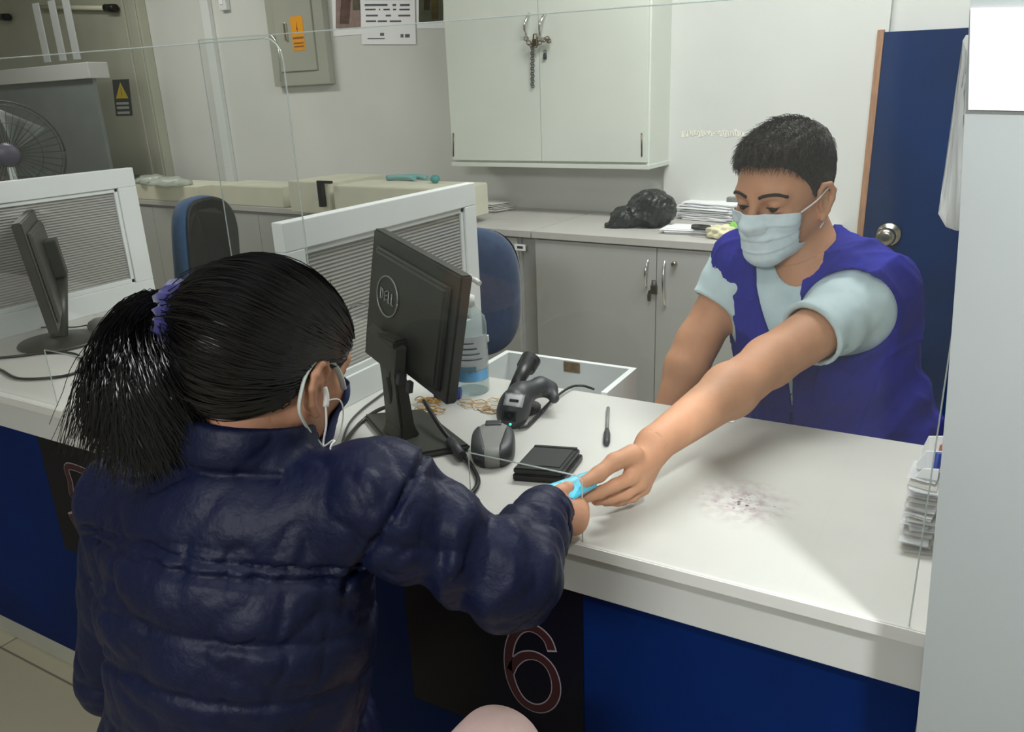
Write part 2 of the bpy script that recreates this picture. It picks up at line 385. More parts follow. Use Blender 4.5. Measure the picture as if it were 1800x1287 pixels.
def numeral(px, wid, parent):
    pts = smoothpath([ony(u, v, yN) for u, v in px], 6)
    b = BM(); ribbon(b, pts, wid, (0, -1, 0), 0.0006, 0); 
    o = obj('outline', b, M['numout'], parent)
    b = BM(); L = []
    acc = 0; i0 = 0
    ribbon(b, pts[1:-1], wid - 0.0036, (0, -1, 0), 0.0011, 0)
    obj('fill', b, M['numfill'], parent)
# dark panel with 6
b = BM(); bx(b, (-0.72, 0.8605, 0.36), (-0.402, 0.8615, 0.668)); n6 = obj('number_panel', b, M['black'], ct); n6['label'] = 'black panel with outlined number 6'
six = [(971, 1146), (963, 1125), (947, 1109), (928, 1102), (911, 1108), (899, 1127), (894, 1155), (896, 1183), (904, 1209), (918, 1231), (936, 1243), (953, 1245), (968, 1237), (977, 1220), (977, 1198), (969, 1176), (955, 1160), (937, 1152), (918, 1154), (904, 1166), (897, 1180)]
yN = 0.860; numeral(six, 0.0165, n6)
b = BM(); bx(b, (-1.70, 0.8605, 0.385), (-1.38, 0.8615, 0.668)); n5 = obj('number_panel', b, M['black'], ct); n5['label'] = 'black panel with outlined number 5'
five = [(196, 846), (158, 832), (119, 820), (124, 848), (128, 872), (142, 868), (160, 874), (176, 892), (184, 918), (180, 944), (166, 956), (148, 942), (133, 920), (123, 900)]
numeral(five, 0.0175, n5)
# ink stain on the worktop: its own patch of marks
st = onz(1305, 882, HZ)
b = BM()
r2 = random.Random(3)
for i in range(60):
    a = r2.uniform(0, 6.283); rr = abs(r2.gauss(0, 0.026)); c = (st[0] + rr * math.cos(a) * 1.25, st[1] + rr * math.sin(a)); s = r2.uniform(0.0006, 0.0026) * (1.3 - rr * 14 if rr < 0.05 else 0.5)
    vs = [b.verts.new((c[0] + s * math.cos(k * 1.047 + a), c[1] + s * 0.8 * math.sin(k * 1.047 + a), HZ + 0.00025)) for k in range(6)]; b.faces.new(vs)
stm = mat('purple_ink_smudge', (172, 154, 162), 0.8)
nt = M['lam'].node_tree; bs = nt.nodes['Principled BSDF']; src = bs.inputs['Base Color'].links[0].from_socket
gd = nt.nodes.new('ShaderNodeVectorMath'); gd.operation = 'DISTANCE'; gd.inputs[1].default_value = (st[0], st[1], HZ)
tcn = nt.nodes.new('ShaderNodeTexCoord'); nt.links.new(tcn.outputs['Object'], gd.inputs[0])
nz = nt.nodes.new('ShaderNodeTexNoise'); nz.inputs['Scale'].default_value = 60; nz.inputs['Detail'].default_value = 8; nt.links.new(tcn.outputs['Object'], nz.inputs[0])
mr = nt.nodes.new('ShaderNodeMapRange'); mr.inputs[1].default_value = 0.085; mr.inputs[2].default_value = 0.0; mr.inputs[3].default_value = 0; mr.inputs[4].default_value = 1.2
nt.links.new(gd.outputs['Value'], mr.inputs[0])
mu = nt.nodes.new('ShaderNodeMath'); mu.operation = 'MULTIPLY'; nt.links.new(mr.outputs[0], mu.inputs[0])
mr2 = nt.nodes.new('ShaderNodeMapRange'); mr2.inputs[1].default_value = 0.42; mr2.inputs[2].default_value = 0.72; nt.links.new(nz.outputs[0], mr2.inputs[0]); nt.links.new(mr2.outputs[0], mu.inputs[1])
mxn = nt.nodes.new('ShaderNodeMixRGB'); mxn.inputs[2].default_value = rgb(146, 118, 132); nt.links.new(mu.outputs[0], mxn.inputs[0]); nt.links.new(src, mxn.inputs[1]); nt.links.new(mxn.outputs[0], bs.inputs['Base Color'])
obj('ink_stain', b, stm, ct)['kind'] = 'stuff'

# ------------------------------------------------------------------ acrylic screens on the front edge
def screen(label, x0, x1, zt0, zt1, cut, y, rad=0.0):
    t = thing('acrylic_screen', label, 'sneeze guard', ((x0 + x1) / 2, y, HZ))
    inv = Vector(t.location)
    c0, c1, cz = cut
    out = [(x0, HZ), (c0, HZ), (c0, cz), (c1 - 0.006, cz), (c1, cz - 0.006), (c1, HZ), (x1, HZ)]
    if rad:
        out += [(x1, zt1 - rad)] + [(x1 - rad + rad * math.cos(a), zt1 - rad + rad * math.sin(a)) for a in (0.4, 0.8, 1.2)] + [(x1 - rad, zt1)]
    else: out += [(x1, zt1)]
    out += [(x0, zt0)]
    pts = [np.array([x, y, z + 0.0005]) - np.array(inv) for x, z in out]
    b = BM(); prism(b, pts, (0, 0.004, 0)); obj('clear_sheet', b, M['acr'], t)
    for seg in (pts[1:6], pts[6:] + [pts[0]]):
        b = BM(); tube(b, [p + [0, 0.002, 0] for p in seg], 0.0011, 6); obj('polished_edge', b, M['acredge'], t)
    return t
cl, cr_, ctp = -0.577, -0.400, 0.848
screen('clear acrylic screen in front of the clerk, with pass-through slot where the hands meet', -1.0, 0.0, 1.418, 1.405, (cl, cr_, ctp), 0.856)
screen('clear acrylic screen at the left station, its edge overlapping the other screen', -3.2, -0.847, 1.44, 1.413, (-1.60, -1.42, 0.872), 0.8635, 0.03)

# ------------------------------------------------------------------ privacy partitions
def privacy(label, x, y0, y1, ztop, zbot=HZ, rail=0.05, post=0.042, group=None):
    t = thing('privacy_partition', label, 'partition', (x, (y0 + y1) / 2, zbot))
    L = (y1 - y0) / 2; Hh = ztop - zbot; th = 0.013
    b = BM()
    def bar(a, c, mi=0): bx(b, a, c, 0.002, mi)
    bar((-th, -L, Hh - rail), (th, L, Hh)); bar((-th, -L, 0.0), (th, L, rail * 1.15))
    bar((-th, -L, rail * 1.15), (th, -L + post, Hh - rail)); bar((-th, L - post, rail * 1.15), (th, L, Hh - rail))
    bar((-th * .6, -L + post, Hh - rail - 0.012), (th * .6, L - post, Hh - rail)); bar((-th * .6, -L + post, rail * 1.15), (th * .6, L - post, rail * 1.15 + 0.014))
    bar((-th * .6, L - post - 0.012, rail), (th * .6, L - post, Hh - rail))
    obj('frame', b, M['white'], t)
    b = BM(); bx(b, (-0.003, -L + post * .8, rail), (0.003, L - post * .8, Hh - rail * .8)); obj('fluted_pane', b, M['flut'], t)
    return t
privacy('white framed partition with ribbed clear pane behind the centre monitor', -1.042, 1.0, 1.628, 1.132, rail=0.052, post=0.048)
privacy('white framed partition with ribbed clear pane at far left beside the dark monitor', -2.254, 0.90, 1.60, 1.158, rail=0.055, post=0.062)
# the worktop carries on deeper at the left station
b = BM(); bx(b, (XL, 1.379, HZ - 0.018), (-1.024, 1.65, HZ), 0.0015)
tag(obj('rear_worktop', b, M['lam']), 'rear strip of white worktop under the ends of both white partitions', 'worktop')

# ------------------------------------------------------------------ back room furniture
def wbox(bm, P, quad, depth, mi=0): prism(bm, quad, bn * depth, mi)
rzB = BA
def local(P, o): d = np.array(P) - np.array(o); return np.array([d @ bdir, d @ bn, d[2]])
# right low cabinet -------------------------------------------------
def backthing(name, label, cat, o, group=None): return thing(name, label, cat, o, rzB, group)
o = frontp(945, 600) * [1, 1, 0]
lc = backthing('low_cabinet', 'grey low cabinet with two doors and chrome bow handles under the black bag', 'cabinet', o)
lp = lambda u, v, off=0.0: local(frontp(u, v, off), o)
zt = 0.80; ws_ = lp(1156, 434)[0]; Wd = 2 * ws_ - 0.01
b = BM(); bx(b, (-0.006, 0.012, 0.0), (Wd, 0.555, zt - 0.028), 0.001); obj('body', b, M['cab'], lc)
b = BM(); bx(b, (-0.007, -0.014, zt - 0.028), (Wd + 0.012, 0.56, zt), 0.002); obj('top', b, M['cabtop'], lc)
b = BM(); bx(b, (0.006, -0.006, 0.07), (ws_ - 0.0015, 0.012, zt - 0.034), 0.001); d1 = obj('door', b, M['cab'], lc)
b = BM(); bx(b, (ws_ + 0.0015, -0.006, 0.07), (Wd - 0.006, 0.012, zt - 0.034), 0.001); d2 = obj('door', b, M['cab'], lc)
def bow(par, u, v0, v1, fn, name='handle', r=0.0048, out=0.03, mt='chrome'):
    a = fn(u[0], v0); c = fn(u[1], v1); pts = [a + [0, 0.0, 0]]
    for k in range(0, 9):
        t = k / 8; p = a * (1 - t) + c * t; p = p + np.array([0, -out * (0.25 + 0.75 * math.sin(math.pi * t)), 0]); pts.append(p)
    pts.append(c)
    b = BM(); tube(b, pts, r, 8); return obj(name, b, M[mt], par, True)
bow(d1, (1141, 1138), 455, 504, lp); bow(d2, (1170, 1171), 458, 538, lp)
kp = lp(1186, 464, 0.006)
b = BM(); lathe(b, [(0, 0), (0.011, 0), (0.011, 0.012), (0.008, 0.014), (0, 0.014)], 18, frame_m(kp, (1, 0, 0), (0, 0, 1), (0, -1, 0))); obj('lock', b, M['knob'], d2)
b = BM(); kq = lp(1150, 506, 0.008); bx(b, kq + [-0.013, -0.008, -0.024], kq + [0.013, 0.004, 0.010], 0.003); tube(b, [kq + [-0.008, 0, 0.01], kq + [-0.008, -0.003, 0.028], kq + [0.008, -0.003, 0.028], kq + [0.008, 0, 0.01]], 0.0025)
tag(obj('padlock', b, M['brass']), 'small brass padlock hung between the low cabinet handles', 'padlock'); bpy.data.objects['padlock'].matrix_world = Matrix.Translation(V(tuple(o))) @ Matrix.Rotation(rzB, 4, 'Z')
b = BM(); kq2 = lp(1141, 520, 0.012); prism(b, [kq2 + [-0.006, 0, -0.02], kq2 + [0.005, 0, -0.022], kq2 + [0.008, 0, 0.0], kq2 + [0.003, 0, 0.022], kq2 + [-0.003, 0, 0.02], kq2 + [-0.008, 0, 0.0]], (0, 0.002, 0))
kk = tag(obj('key', b, M['knob']), 'small metal key hanging under the padlock on the low cabinet', 'key'); kk.matrix_world = bpy.data.objects['padlock'].matrix_world.copy()
# middle low cabinet ------------------------------------------------
o2 = frontp(945, 600) * [1, 1, 0] - bdir * 0.075
lc2 = backthing('low_cabinet', 'grey low cabinet with a small white label on its door, behind the blue chair', 'cabinet', o2)
lp2 = lambda u, v, off=0.0: local(frontp(u, v, off), o2)
Wd2 = 0.72
b = BM(); bx(b, (-Wd2, 0.012, 0.0), (0.0, 0.555, zt - 0.028), 0.001); bx(b, (0.0, 0.03, 0.0), (0.066, 0.5, zt - 0.028)); obj('body', b, M['cab'], lc2)
b = BM(); bx(b, (-Wd2, -0.014, zt - 0.028), (0.062, 0.56, zt), 0.002); obj('top', b, M['cabtop'], lc2)
b = BM(); bx(b, (-Wd2 + 0.004, -0.006, 0.07), (-0.006, 0.012, zt - 0.034), 0.001); dd = obj('door', b, M['cab'], lc2)
a = lp2(914, 435, 0.007); b = BM(); bx(b, a + [-0.026, 0, -0.013], a + [0.026, 0.001, 0.013]); lb = obj('sticker', b, M['paper'], dd)
b = BM(); bx(b, a + [-0.014, -0.0006, -0.005], a + [0.014, 0.0, 0.005]); obj('print', b, M['inkd'], lb)
# left credenza -----------------------------------------------------
oc = frontp(238, 600, 0) * [1, 1, 0]
ce = frontp(640, 600) * [1, 1, 0]
lcW = float((ce - oc) @ bdir)
cz = backthing('credenza', 'long grey credenza with dark top edge along the back wall', 'cabinet', oc)
zc = 0.83
b = BM(); bx(b, (-2.2, 0.012, 0.0), (lcW - 0.02, 0.50, zc - 0.026), 0.001); obj('body', b, M['cab'], cz)
b = BM(); bx(b, (-2.2, -0.014, zc - 0.026), (lcW - 0.015, 0.51, zc), 0.002); obj('top', b, M['cabtop'], cz)
x = -0.9
while x < lcW - 0.3:
    b = BM(); bx(b, (x + 0.002, -0.006, 0.07), (x + 0.448, 0.012, zc - 0.04), 0.001); obj('door', b, M['cab'], cz); x += 0.45
# wall cabinet --------------------------------------------------------
off = 0.24
wo = wallp(795, 284, off)
wc = backthing('wall_cabinet', 'cream wall cabinet with two doors, its handles chained together', 'cabinet', wo)
wq = lambda u, v, d=0.0: local(wallp(u, v, off + d), wo)
xr = wq(1139, 302)[0]; zb = (wq(1139, 302)[2] + 0) / 2; H1 = 1.3
sm = wq(953, 281)[0]
b = BM(); bx(b, (0.0, 0.012, zb), (xr, off - 0.002, H1), 0.002); bx(b, (-0.004, -0.004, zb - 0.006), (xr + 0.004, off - 0.002, zb + 0.012), 0.002); obj('body', b, M['wcab'], wc)
b = BM(); bx(b, (0.006, -0.004, zb + 0.022), (sm - 0.0012, 0.014, H1 - 0.01), 0.001); wd1 = obj('door', b, M['wcab'], wc)
b = BM(); bx(b, (sm + 0.0012, -0.004, zb + 0.022), (xr - 0.006, 0.014, H1 - 0.01), 0.001); wd2 = obj('door', b, M['wcab'], wc)
bow(wd1, (932, 928), 24, 66, wq, r=0.0055, out=0.035, mt='chrome'); bow(wd2, (960, 953), 24, 66, wq, r=0.0055, out=0.035, mt='chrome')
for par, u in ((wd1, 797), (wd2, 1128)):
    a = wq(u, 234, 0.004); c = wq(u, 275, 0.004); b = BM(); tube(b, [a, c], 0.0035, 8); obj('hinge', b, M['brass'], par)
# chain of links round the handles + hanging tag strip
def torus(b, c, R, r, x, y, n=14, m=6):
    x = np.array(x); y = np.array(y); z = np.cross(x, y); rings = []
    for i in range(n):
        a = 2 * math.pi * i / n; d = x * math.cos(a) + y * math.sin(a)
        rings.append([b.verts.new(tuple(c + d * (R + r * math.cos(2 * math.pi * k / m)) + z * r * math.sin(2 * math.pi * k / m))) for k in range(m)])
    for i in range(n):
        for k in range(m):
            f = b.faces.new([rings[i][k], rings[(i + 1) % n][k], rings[(i + 1) % n][(k + 1) % m], rings[i][(k + 1) % m]]); f.smooth = True
cm = mat('dull_steel_chain', (126, 116, 102), 0.4, 0.9, var=0.15, vscale=60)
b = BM(); pts = smoothpath([wq(925, 68, .028), wq(932, 78, .038), (wq(941, 80, .042)), wq(952, 72, .034), wq(962, 68, .03), wq(965, 74, .03)], 3)
for i, p in enumerate(pts): torus(b, p, 0.0085, 0.0026, (1, 0, 0) if i % 2 else (0, 0, 1), (0, 1, 0) if i % 2 else (0.7, 0.7, 0), 10, 5)
ch = obj('chain', b, cm); tag(ch, 'short steel chain looped round the wall cabinet handles', 'chain'); ch.matrix_world = wc.matrix_world.copy()
bpy.context.view_layer.update(); ch.matrix_world = Matrix.Translation(V(tuple(wo))) @ Matrix.Rotation(rzB, 4, 'Z')
WM = ch.matrix_world.copy()
b = BM(); p = wq(941, 74, .046); bx(b, p + [-0.013, -0.008, -0.016], p + [0.013, 0.006, 0.012], 0.004); tube(b, [p + [-.009, 0, .01], p + [-.008, 0, .03], p + [.008, 0, .03], p + [.009, 0, .01]], .003)
tag(obj('padlock', b, M['brass']), 'brass padlock on the chain of the wall cabinet', 'padlock').matrix_world = WM
b = BM()
a = wq(936, 84, .022); c = wq(936, 152, .012)
for i in range(16):
    p = a + (c - a) * i / 15; sx = 0.0075 * (1 if i % 2 else -1)
    torus(b, p + np.array([sx * .3, 0, 0]), 0.0062, 0.0022, (1, 0, 0), (0, 0.3, 1), 8, 5)
tag(obj('beaded_strap', b, mat('dark_woven_strap', (70, 70, 74), 0.7)), 'dark beaded strap dangling from the wall cabinet padlock', 'strap').matrix_world = WM
b = BM(); p = wq(958, 98, .012)
torus(b, p + [0, 0, .016], .006, .0015, (1, 0, 0), (0, 0, 1), 10, 5); bx(b, p + [-.008, -.004, -.014], p + [.007, .004, .009], .003)
tag(obj('key_fob', b, M['darkgrey']), 'small dark key fob hanging below the right handle of the wall cabinet', 'key').matrix_world = WM

# ------------------------------------------------------------------ things on the back wall
def rooted(name, label, cat, bmfn, origin, m, group=None):
    """a thing built in wall-local coordinates (x along wall, y into wall, z up)"""
    b = BM(); bmfn(b); o = obj(name, b, m); o.location = tuple(origin); o.rotation_euler = (0, 0, rzB); return tag(o, label, cat, group)
# electric panel
eo = wallp(483, 151, 0.045); eq = lambda u, v, d=0.0: local(wallp(u, v, 0.045 + d), eo)
ep = backthing('electric_panel', 'beige grey metal electric box with orange sticker high on the wall', 'electrical box', eo)
ex = eq(583, 147)[0]; ez = min(0, eq(583, 147)[2]); EH = 0.62
b = BM(); bx(b, (0, 0, ez), (ex - .012, 0.044, EH), 0.004); obj('box', b, M['boxgrey'], ep)
b = BM(); c0, c1 = eq(495, 127), eq(560, 127); bx(b, (c0[0], -0.010, c0[2]), (c1[0], 0.0, EH - 0.05), 0.003); pd = obj('door', b, M['boxgrey'], ep)
b = BM(); a = eq(501, 40, 0.012); c = eq(503, 72, 0.012); bx(b, (a[0] - .008, -0.022, c[2]), (a[0] + .008, -0.010, a[2]), 0.003); obj('latch', b, M['chrome'], pd)
b = BM(); a = eq(512, 30); c = eq(540, 88); bx(b, (a[0], -0.0115, c[2]), (c[0], -0.010, a[2])); ss = obj('sticker', b, M['orange'], pd)
b = BM(); w_ = c[0] - a[0]; h_ = a[2] - c[2]
bx(b, (a[0] + .06 * w_, -0.0125, c[2] + .34 * h_), (c[0] - .06 * w_, -0.0115, c[2] + .40 * h_)); 
for k in range(2): bx(b, (a[0] + .1 * w_, -0.0125, c[2] + (.1 + .1 * k) * h_), (c[0] - .1 * w_, -0.0115, c[2] + (.14 + .1 * k) * h_))
mxx = (a[0] + c[0]) / 2
prism(b, [np.array([mxx + x * w_, -0.0125, c[2] + z * h_]) for x, z in ((-.02, .5), (.06, .66), (0.0, .66), (.05, .84), (-.09, .62), (-.02, .62))], (0, 0.001, 0))
obj('print', b, M['odark'], ss)
b = BM(); a = eq(484, 66, .012); pts = smoothpath([eq(476, 60, .012), eq(486, 75, .012), eq(491, 100, .012), eq(494, 150, .012)], 5); tube(b, pts, 0.0045, 6)
o_ = obj('cable', b, M['chrome']); o_.location = tuple(eo); o_.rotation_euler = (0, 0, rzB); tag(o_, 'thin shiny conduit running down the left side of the electric box', 'cable')
# posters and notice
def sheet(name, label, cat, q, m, prints, off=0.003, group=None):
    P = [wallp(u, v, off) for u, v in q]; o = P[0]; L = [local(p, o) for p in P]
    b = BM(); prism(b, L, (0, 0.0015, 0)); s = obj(name, b, m); s.location = tuple(o); s.rotation_euler = (0, 0, rzB); tag(s, label, cat, group)
    for nm, mm, qq in prints:
        b = BM()
        for quad in qq: prism(b, [local(wallp(u, v, off + 0.001), o) for u, v in quad], (0, 0.0008, 0))
        obj(nm, b, mm, s)
    return s
def rc(x0, y0, x1, y1): return [(x0, y1), (x1, y1), (x1, y0), (x0, y0)]
pm = lambda n, *c: mat(n, c, 0.6, var=0.12, vscale=25)
sheet('framed_picture', 'white bordered picture with a red figure beside the electric box', 'picture', [(586, 64), (640, 60), (640, -60), (580, -60)], M['paper'],
      [('print', pm('muted_mauve_print', 140, 120, 112), [rc(590, -50, 634, 50)]), ('figure', pm('brick_red_print', 150, 66, 50), [[(597, 42), (614, 42), (619, -40), (602, -40)]]), ('background_patch', pm('soft_green_print', 128, 146, 108), [rc(620, -40, 633, 18)])])
sheet('framed_picture', 'picture with a yellow and dark green figure left of the wall cabinet', 'picture', [(733, 50), (782, 50), (781, -60), (730, -60)], M['paper'],
      [('print', pm('dark_green_print', 62, 66, 46), [rc(736, -50, 779, 39)]), ('figure', pm('ochre_print', 178, 148, 62), [[(758, 34), (771, 34), (771, -40), (760, -40)]]), ('background_patch', pm('brown_print', 120, 78, 50), [rc(745, -40, 756, 18)])])
lines = []
def row(y, segs, h=3.4):
    for a, c in segs: lines.append([(a, y + h), (c, y + h - .2), (c, y - .2), (a, y)])
row(7, [(641, 681), (690, 696), (703, 720)], 3.6); row(15.5, [(642, 660), (666, 668), (674, 685), (691, 696), (702, 720)], 2.6)
row(26, [(643, 664), (678, 687), (700, 721)], 3); row(36, [(643, 661), (664, 680), (685, 705)], 3)
row(67, [(646, 676)], 2); row(58, [(668, 675)], 5); row(60, [(704, 709), (712, 720)], 6); row(-3, [(642, 720)], 3)
sheet('notice_sheet', 'white printed notice with text lines between the two pictures', 'notice', [(636, 78), (731, 78), (727, -60), (631, -60)], M['paper'], [('text_line', M['ink'], [ln]) for ln in lines], off=0.006)
# cable duct with switch
a, c = wallp(368, 0, 0.03), wallp(391, 300, 0.03)
sd = float(((a + c) / 2 - WP) @ bdir)
b = BM(); P0 = WP + bdir * sd
o_ = P0 * [1, 1, 0] + [0, 0, 0.84]
def f(b): bx(b, (-0.035, -0.03, 0), (0.035, -0.001, 1.74), 0.003)
rooted('cable_duct', 'white vertical cable duct running down the back wall', 'duct', f, o_, M['white'])
so = wallp(391, 18, 0.03)
t = thing('light_switch', 'small white switch box beside the cable duct', 'switch', so, rzB)
b = BM(); bx(b, (-0.03, -0.0, 0), (0.035, 0.029, 0.10), 0.004); obj('plate', b, M['white'], t)
b = BM(); bx(b, (-0.012, -0.006, 0.03), (0.014, 0.0, 0.07), 0.002); obj('rocker', b, M['paper'], t)
# tall metal cabinet at left
co = wallp(290, 290, 0.06); cq = lambda u, v, d=0.0: local(wallp(u, v, 0.06 + d), co)
mc = backthing('metal_cabinet', 'greenish grey metal cabinet with a warning sign at far left', 'cabinet', co)
b = BM(); bx(b, (-3.0, 0, -0.11), (0.0, 0.058, 1.55), 0.004); obj('body', b, M['metalgrey'], mc)
zc0 = co[2]
e1 = cq(245, 0)[0]
b = BM(); bx(b, (-2.9, -0.014, -0.07), (-0.13, -0.0, 1.5), 0.005); mdoor = obj('door', b, M['metalgrey'], mc)
b = BM(); bx(b, (-0.085, -0.010, -0.09), (-0.015, 0.0, 1.5), 0.005); obj('side_strip', b, M['metalgrey'], mc)
L = [cq(u, v, 0.016) for u, v in ((204, 204), (233, 203), (226, 139), (197, 140))]
b = BM(); prism(b, L, (0, 0.002, 0)); sg = obj('warning_sign', b, M['signgrey'], mdoor)
def inq(x, y): return L[3] * (1 - x) * (1 - y) + L[2] * x * (1 - y) + L[1] * x * y + L[0] * (1 - x) * y + np.array([0, -0.001, 0])
b = BM(); prism(b, [inq(.12, .52), inq(.86, .52), inq(.48, .08)], (0, 0.0008, 0)); obj('triangle', b, M['yellow'], sg)
b = BM()
for y0 in (.62, .74, .88): prism(b, [inq(.12, y0 + .07), inq(.85, y0 + .07), inq(.85, y0), inq(.12, y0)], (0, 0.0008, 0))
prism(b, [inq(.46, .44), inq(.54, .44), inq(.52, .2), inq(.47, .2)], (0, 0.0004, 0)); obj('print', b, M['signwhite'], sg)
# pale tube light with black end caps
tl = thing('tube_lamp', 'thin white tube with black end caps across the metal cabinet top', 'lamp', co, rzB)
b = BM(); a, c = cq(70, 13, .05), cq(190, 14, .05); tube(b, [a, c], 0.014, 10); obj('tube', b, M['cream'], tl)
for u in ((186, 203, 14), (2, 15, 30)):
    b = BM(); tube(b, [cq(u[0], u[2], .05), cq(u[1], u[2], .05)], 0.024, 10); obj('end_cap', b, M['blackp'], tl)
# grey standing panel with white cap
go = frontp(185, 300, 0.06); gq = lambda u, v, d=0.0: local(frontp(u, v, 0.06 + d), go)
gp = backthing('grey_panel', 'dark grey standing panel with a broad white top rail behind the fan', 'panel', go)
g1 = gq(172, 137); g0 = gq(185, 300)
b = BM(); bx(b, (-1.6, 0, g0[2] - .05), ((g1[0] + g0[0]) / 2, 0.02, g1[2]), 0.002); obj('board', b, mat('slate_grey_board', (104, 110, 108), 0.5, var=0.04), gp)
b = BM(); bx(b, (-1.62, -0.02, g1[2]), ((g1[0] + g0[0]) / 2 + .01, 0.10, g1[2] + 0.085), 0.004); obj('top_rail', b, mat('pale_grey_rail', (176, 178, 174), 0.5), gp)
# white bars / curtain strips above that panel
so = frontp(130, 105, 0.0)
t = thing('plastic_strip', 'pale translucent strips hanging above the grey panel', 'curtain', so, rzB); del t['category']; t['category'] = 'curtain'
b = BM()
for u, m_ in ((82, 0), (110, 0), (135, 0)):
    p = local(frontp(u, 104, 0.0), so); bx(b, (p[0] - .035, 0, 0.0), (p[0] + .035, .006, .32), 0.002)
obj('strips', b, mat('cloudy_plastic_strip', (158, 162, 160), 0.4), t)
# fan
fo = W(14, 272, 4.0); 
ft = thing('desk_fan', 'round wire-caged desk fan with dark hub at far left', 'fan', (fo[0], fo[1], zc + 0.001))
fd = nrmz(CC - fo); fd[2] = 0; fd = nrmz(fd); fx = np.cross((0, 0, 1), fd); 
fh = np.array([0, 0, fo[2] - zc])
Rf = 0.255
def fc(r, a, d): return fh + (fx * math.cos(a) + np.array([0, 0, 1]) * math.sin(a)) * r + fd * d
b = BM()
for d_, rr in ((0.0, Rf), (0.035, Rf * .93), (0.045, Rf * .6)):
    tube(b, [fc(rr, 2 * math.pi * k / 40, d_ if rr < Rf else 0.0) for k in range(41)], 0.0045 if rr == Rf else 0.002, 6)
for k in range(40):
    a = 2 * math.pi * k / 40; tube(b, [fc(.05, a, .055), fc(Rf * .6, a, .045), fc(Rf * .93, a, .03), fc(Rf, a, 0)], 0.0013, 4)
    tube(b, [fc(.05, a, -.06), fc(Rf * .8, a, -.05), fc(Rf, a, 0)], 0.0013, 4)
obj('cage', b, M['darkgrey'], ft, True)
b = BM(); lathe(b, [(0, .012), (.04, .01), (.06, 0), (.06, -.01), (0, -.01)], 24, frame_m(fh + fd * .052, fx, (0, 0, 1), fd)); obj('hub', b, mat('violet_grey_badge', (88, 84, 98), .35), ft)
b = BM()
for k in range(3):
    a0 = k * 2.094 + .4; P = []
    for i in range(9):
        s = i / 8; P.append((fc(.05, a0, -.02) * (1 - s) + fc(Rf * .88, a0 + .15, -.02) * s, fc(.05, a0 + .6, .015) * (1 - s) + fc(Rf * .88, a0 + 1.2, .02) * s))
    vs = [(b.verts.new(tuple(p)), b.verts.new(tuple(p * .5 + q * .5 + fd * .012)), b.verts.new(tuple(q))) for p, q in P]
    for i in range(8):
        for j in range(2): b.faces.new((vs[i][j], vs[i + 1][j], vs[i + 1][j + 1], vs[i][j + 1]))
bmesh.ops.solidify(b, geom=b.faces[:], thickness=0.002)
obj('blade', b, clear_mat('smoky_fan_blade', (.85, .9, .88, 1), .4, .22, (150, 156, 152), .3), ft, True)
b = BM(); tube(b, [(0, 0, 0.02), fh - fd * .05 - [0, 0, .05]], .018, 12); lathe(b, [(.13, 0), (.13, .012), (.05, .03), (.02, .04), (0, .04)], 28); tube(b, [fh - fd * .14, fh - fd * .03], .05, 16); obj('stand', b, M['white'], ft)

# ------------------------------------------------------------------ things lying on the credenza
def onc(u, v, z=zc, off=0): return onz(u, v, z)
def backbox(name, label, cat, q, h, m, z=zc, dep=0.3, lidm=None, group=None):
    a = onz(q[0][0], q[0][1], z); c = onz(q[1][0], q[1][1], z)
    t = nrmz(c - a); n = np.array([-t[1], t[0], 0]); P = [a, c, c + n * dep, a + n * dep]
    o = a; b = BM(); hexa(b, [p - o for p in P], [p - o + [0, 0, h] for p in P]); bmesh.ops.bevel(b, geom=b.edges[:], offset=.004, segments=2, affect='EDGES')
    s = obj(name, b, m); s.location = tuple(o + [0, 0, 0.0006]); return tag(s, label, cat, group)
backbox('storage_tray', 'long low cream tray at the left end of the credenza', 'tray', ((236, 350), (352, 357)), 0.085, M['cream'], dep=.26)
backbox('storage_tray', 'cream box right of the cable duct on the credenza', 'box', ((378, 359), (500, 366)), 0.10, M['cream'], dep=.24)
backbox('cream_carton', 'cream carton with flat lid left of the black clip', 'box', ((512, 373), (584, 378)), 0.145, M['cream'], dep=.36)
pb = backbox('cream_machine_case', 'wide cream case with rounded edges behind the centre partition', 'box', ((590, 380), (800, 392)), 0.135, M['cream'], dep=.26)
q = onz(576, 368, zc); b = BM(); bx(b, (-.014, -.012, 0), (.014, .012, .11), .003); bx(b, (-.014, -.012, .105), (.075, .0, .118), .003); s = obj('black_clip', b, M['blackp']); s.location = tuple(onz(575, 378, zc) + [0, -.02, .04]); tag(s, 'black angled clip standing between the cream carton and case', 'clip')
for i, (u, v, c_) in enumerate(((300, 312, 'clear plastic bag heap on the cream tray at far left'), (270, 308, 'crumpled pale plastic bag on the left end of the tray'))):
    q = onz(u, v + 14, zc + .086); b = BM(); bmesh.ops.create_icosphere(b, subdivisions=3, radius=1)
    for vv in b.verts:
        k = 1 + .22 * math.sin(vv.co.x * 7 + i) * math.sin(vv.co.y * 6) ; vv.co = Vector((vv.co.x * .13 * k, vv.co.y * .08 * k, max(vv.co.z, -.3) * .035 * k + .012))
    s = obj('plastic_bag', b, clear_mat('cloudy_bag_' + str(i), (.9, .93, .9, 1), .9, .55, (208, 214, 204), .15), None, True); s.location = tuple(q); tag(s, c_, 'bag')
q = onz(705, 318, zc + .136); b = BM(); 
for k, (dx, l) in enumerate(((0, .16), (.05, .15))): tube(b, smoothpath([(dx - l / 2, k * .03, .012), (dx, k * .03 + .01, .016), (dx + l / 2, k * .03, .012)], 4), .012, 8)
s = obj('teal_roll', b, M['teal']); s.location = tuple(q + [0, 0.0, 0]); tag(s, 'teal plastic rolls lying on the cream case', 'roll')
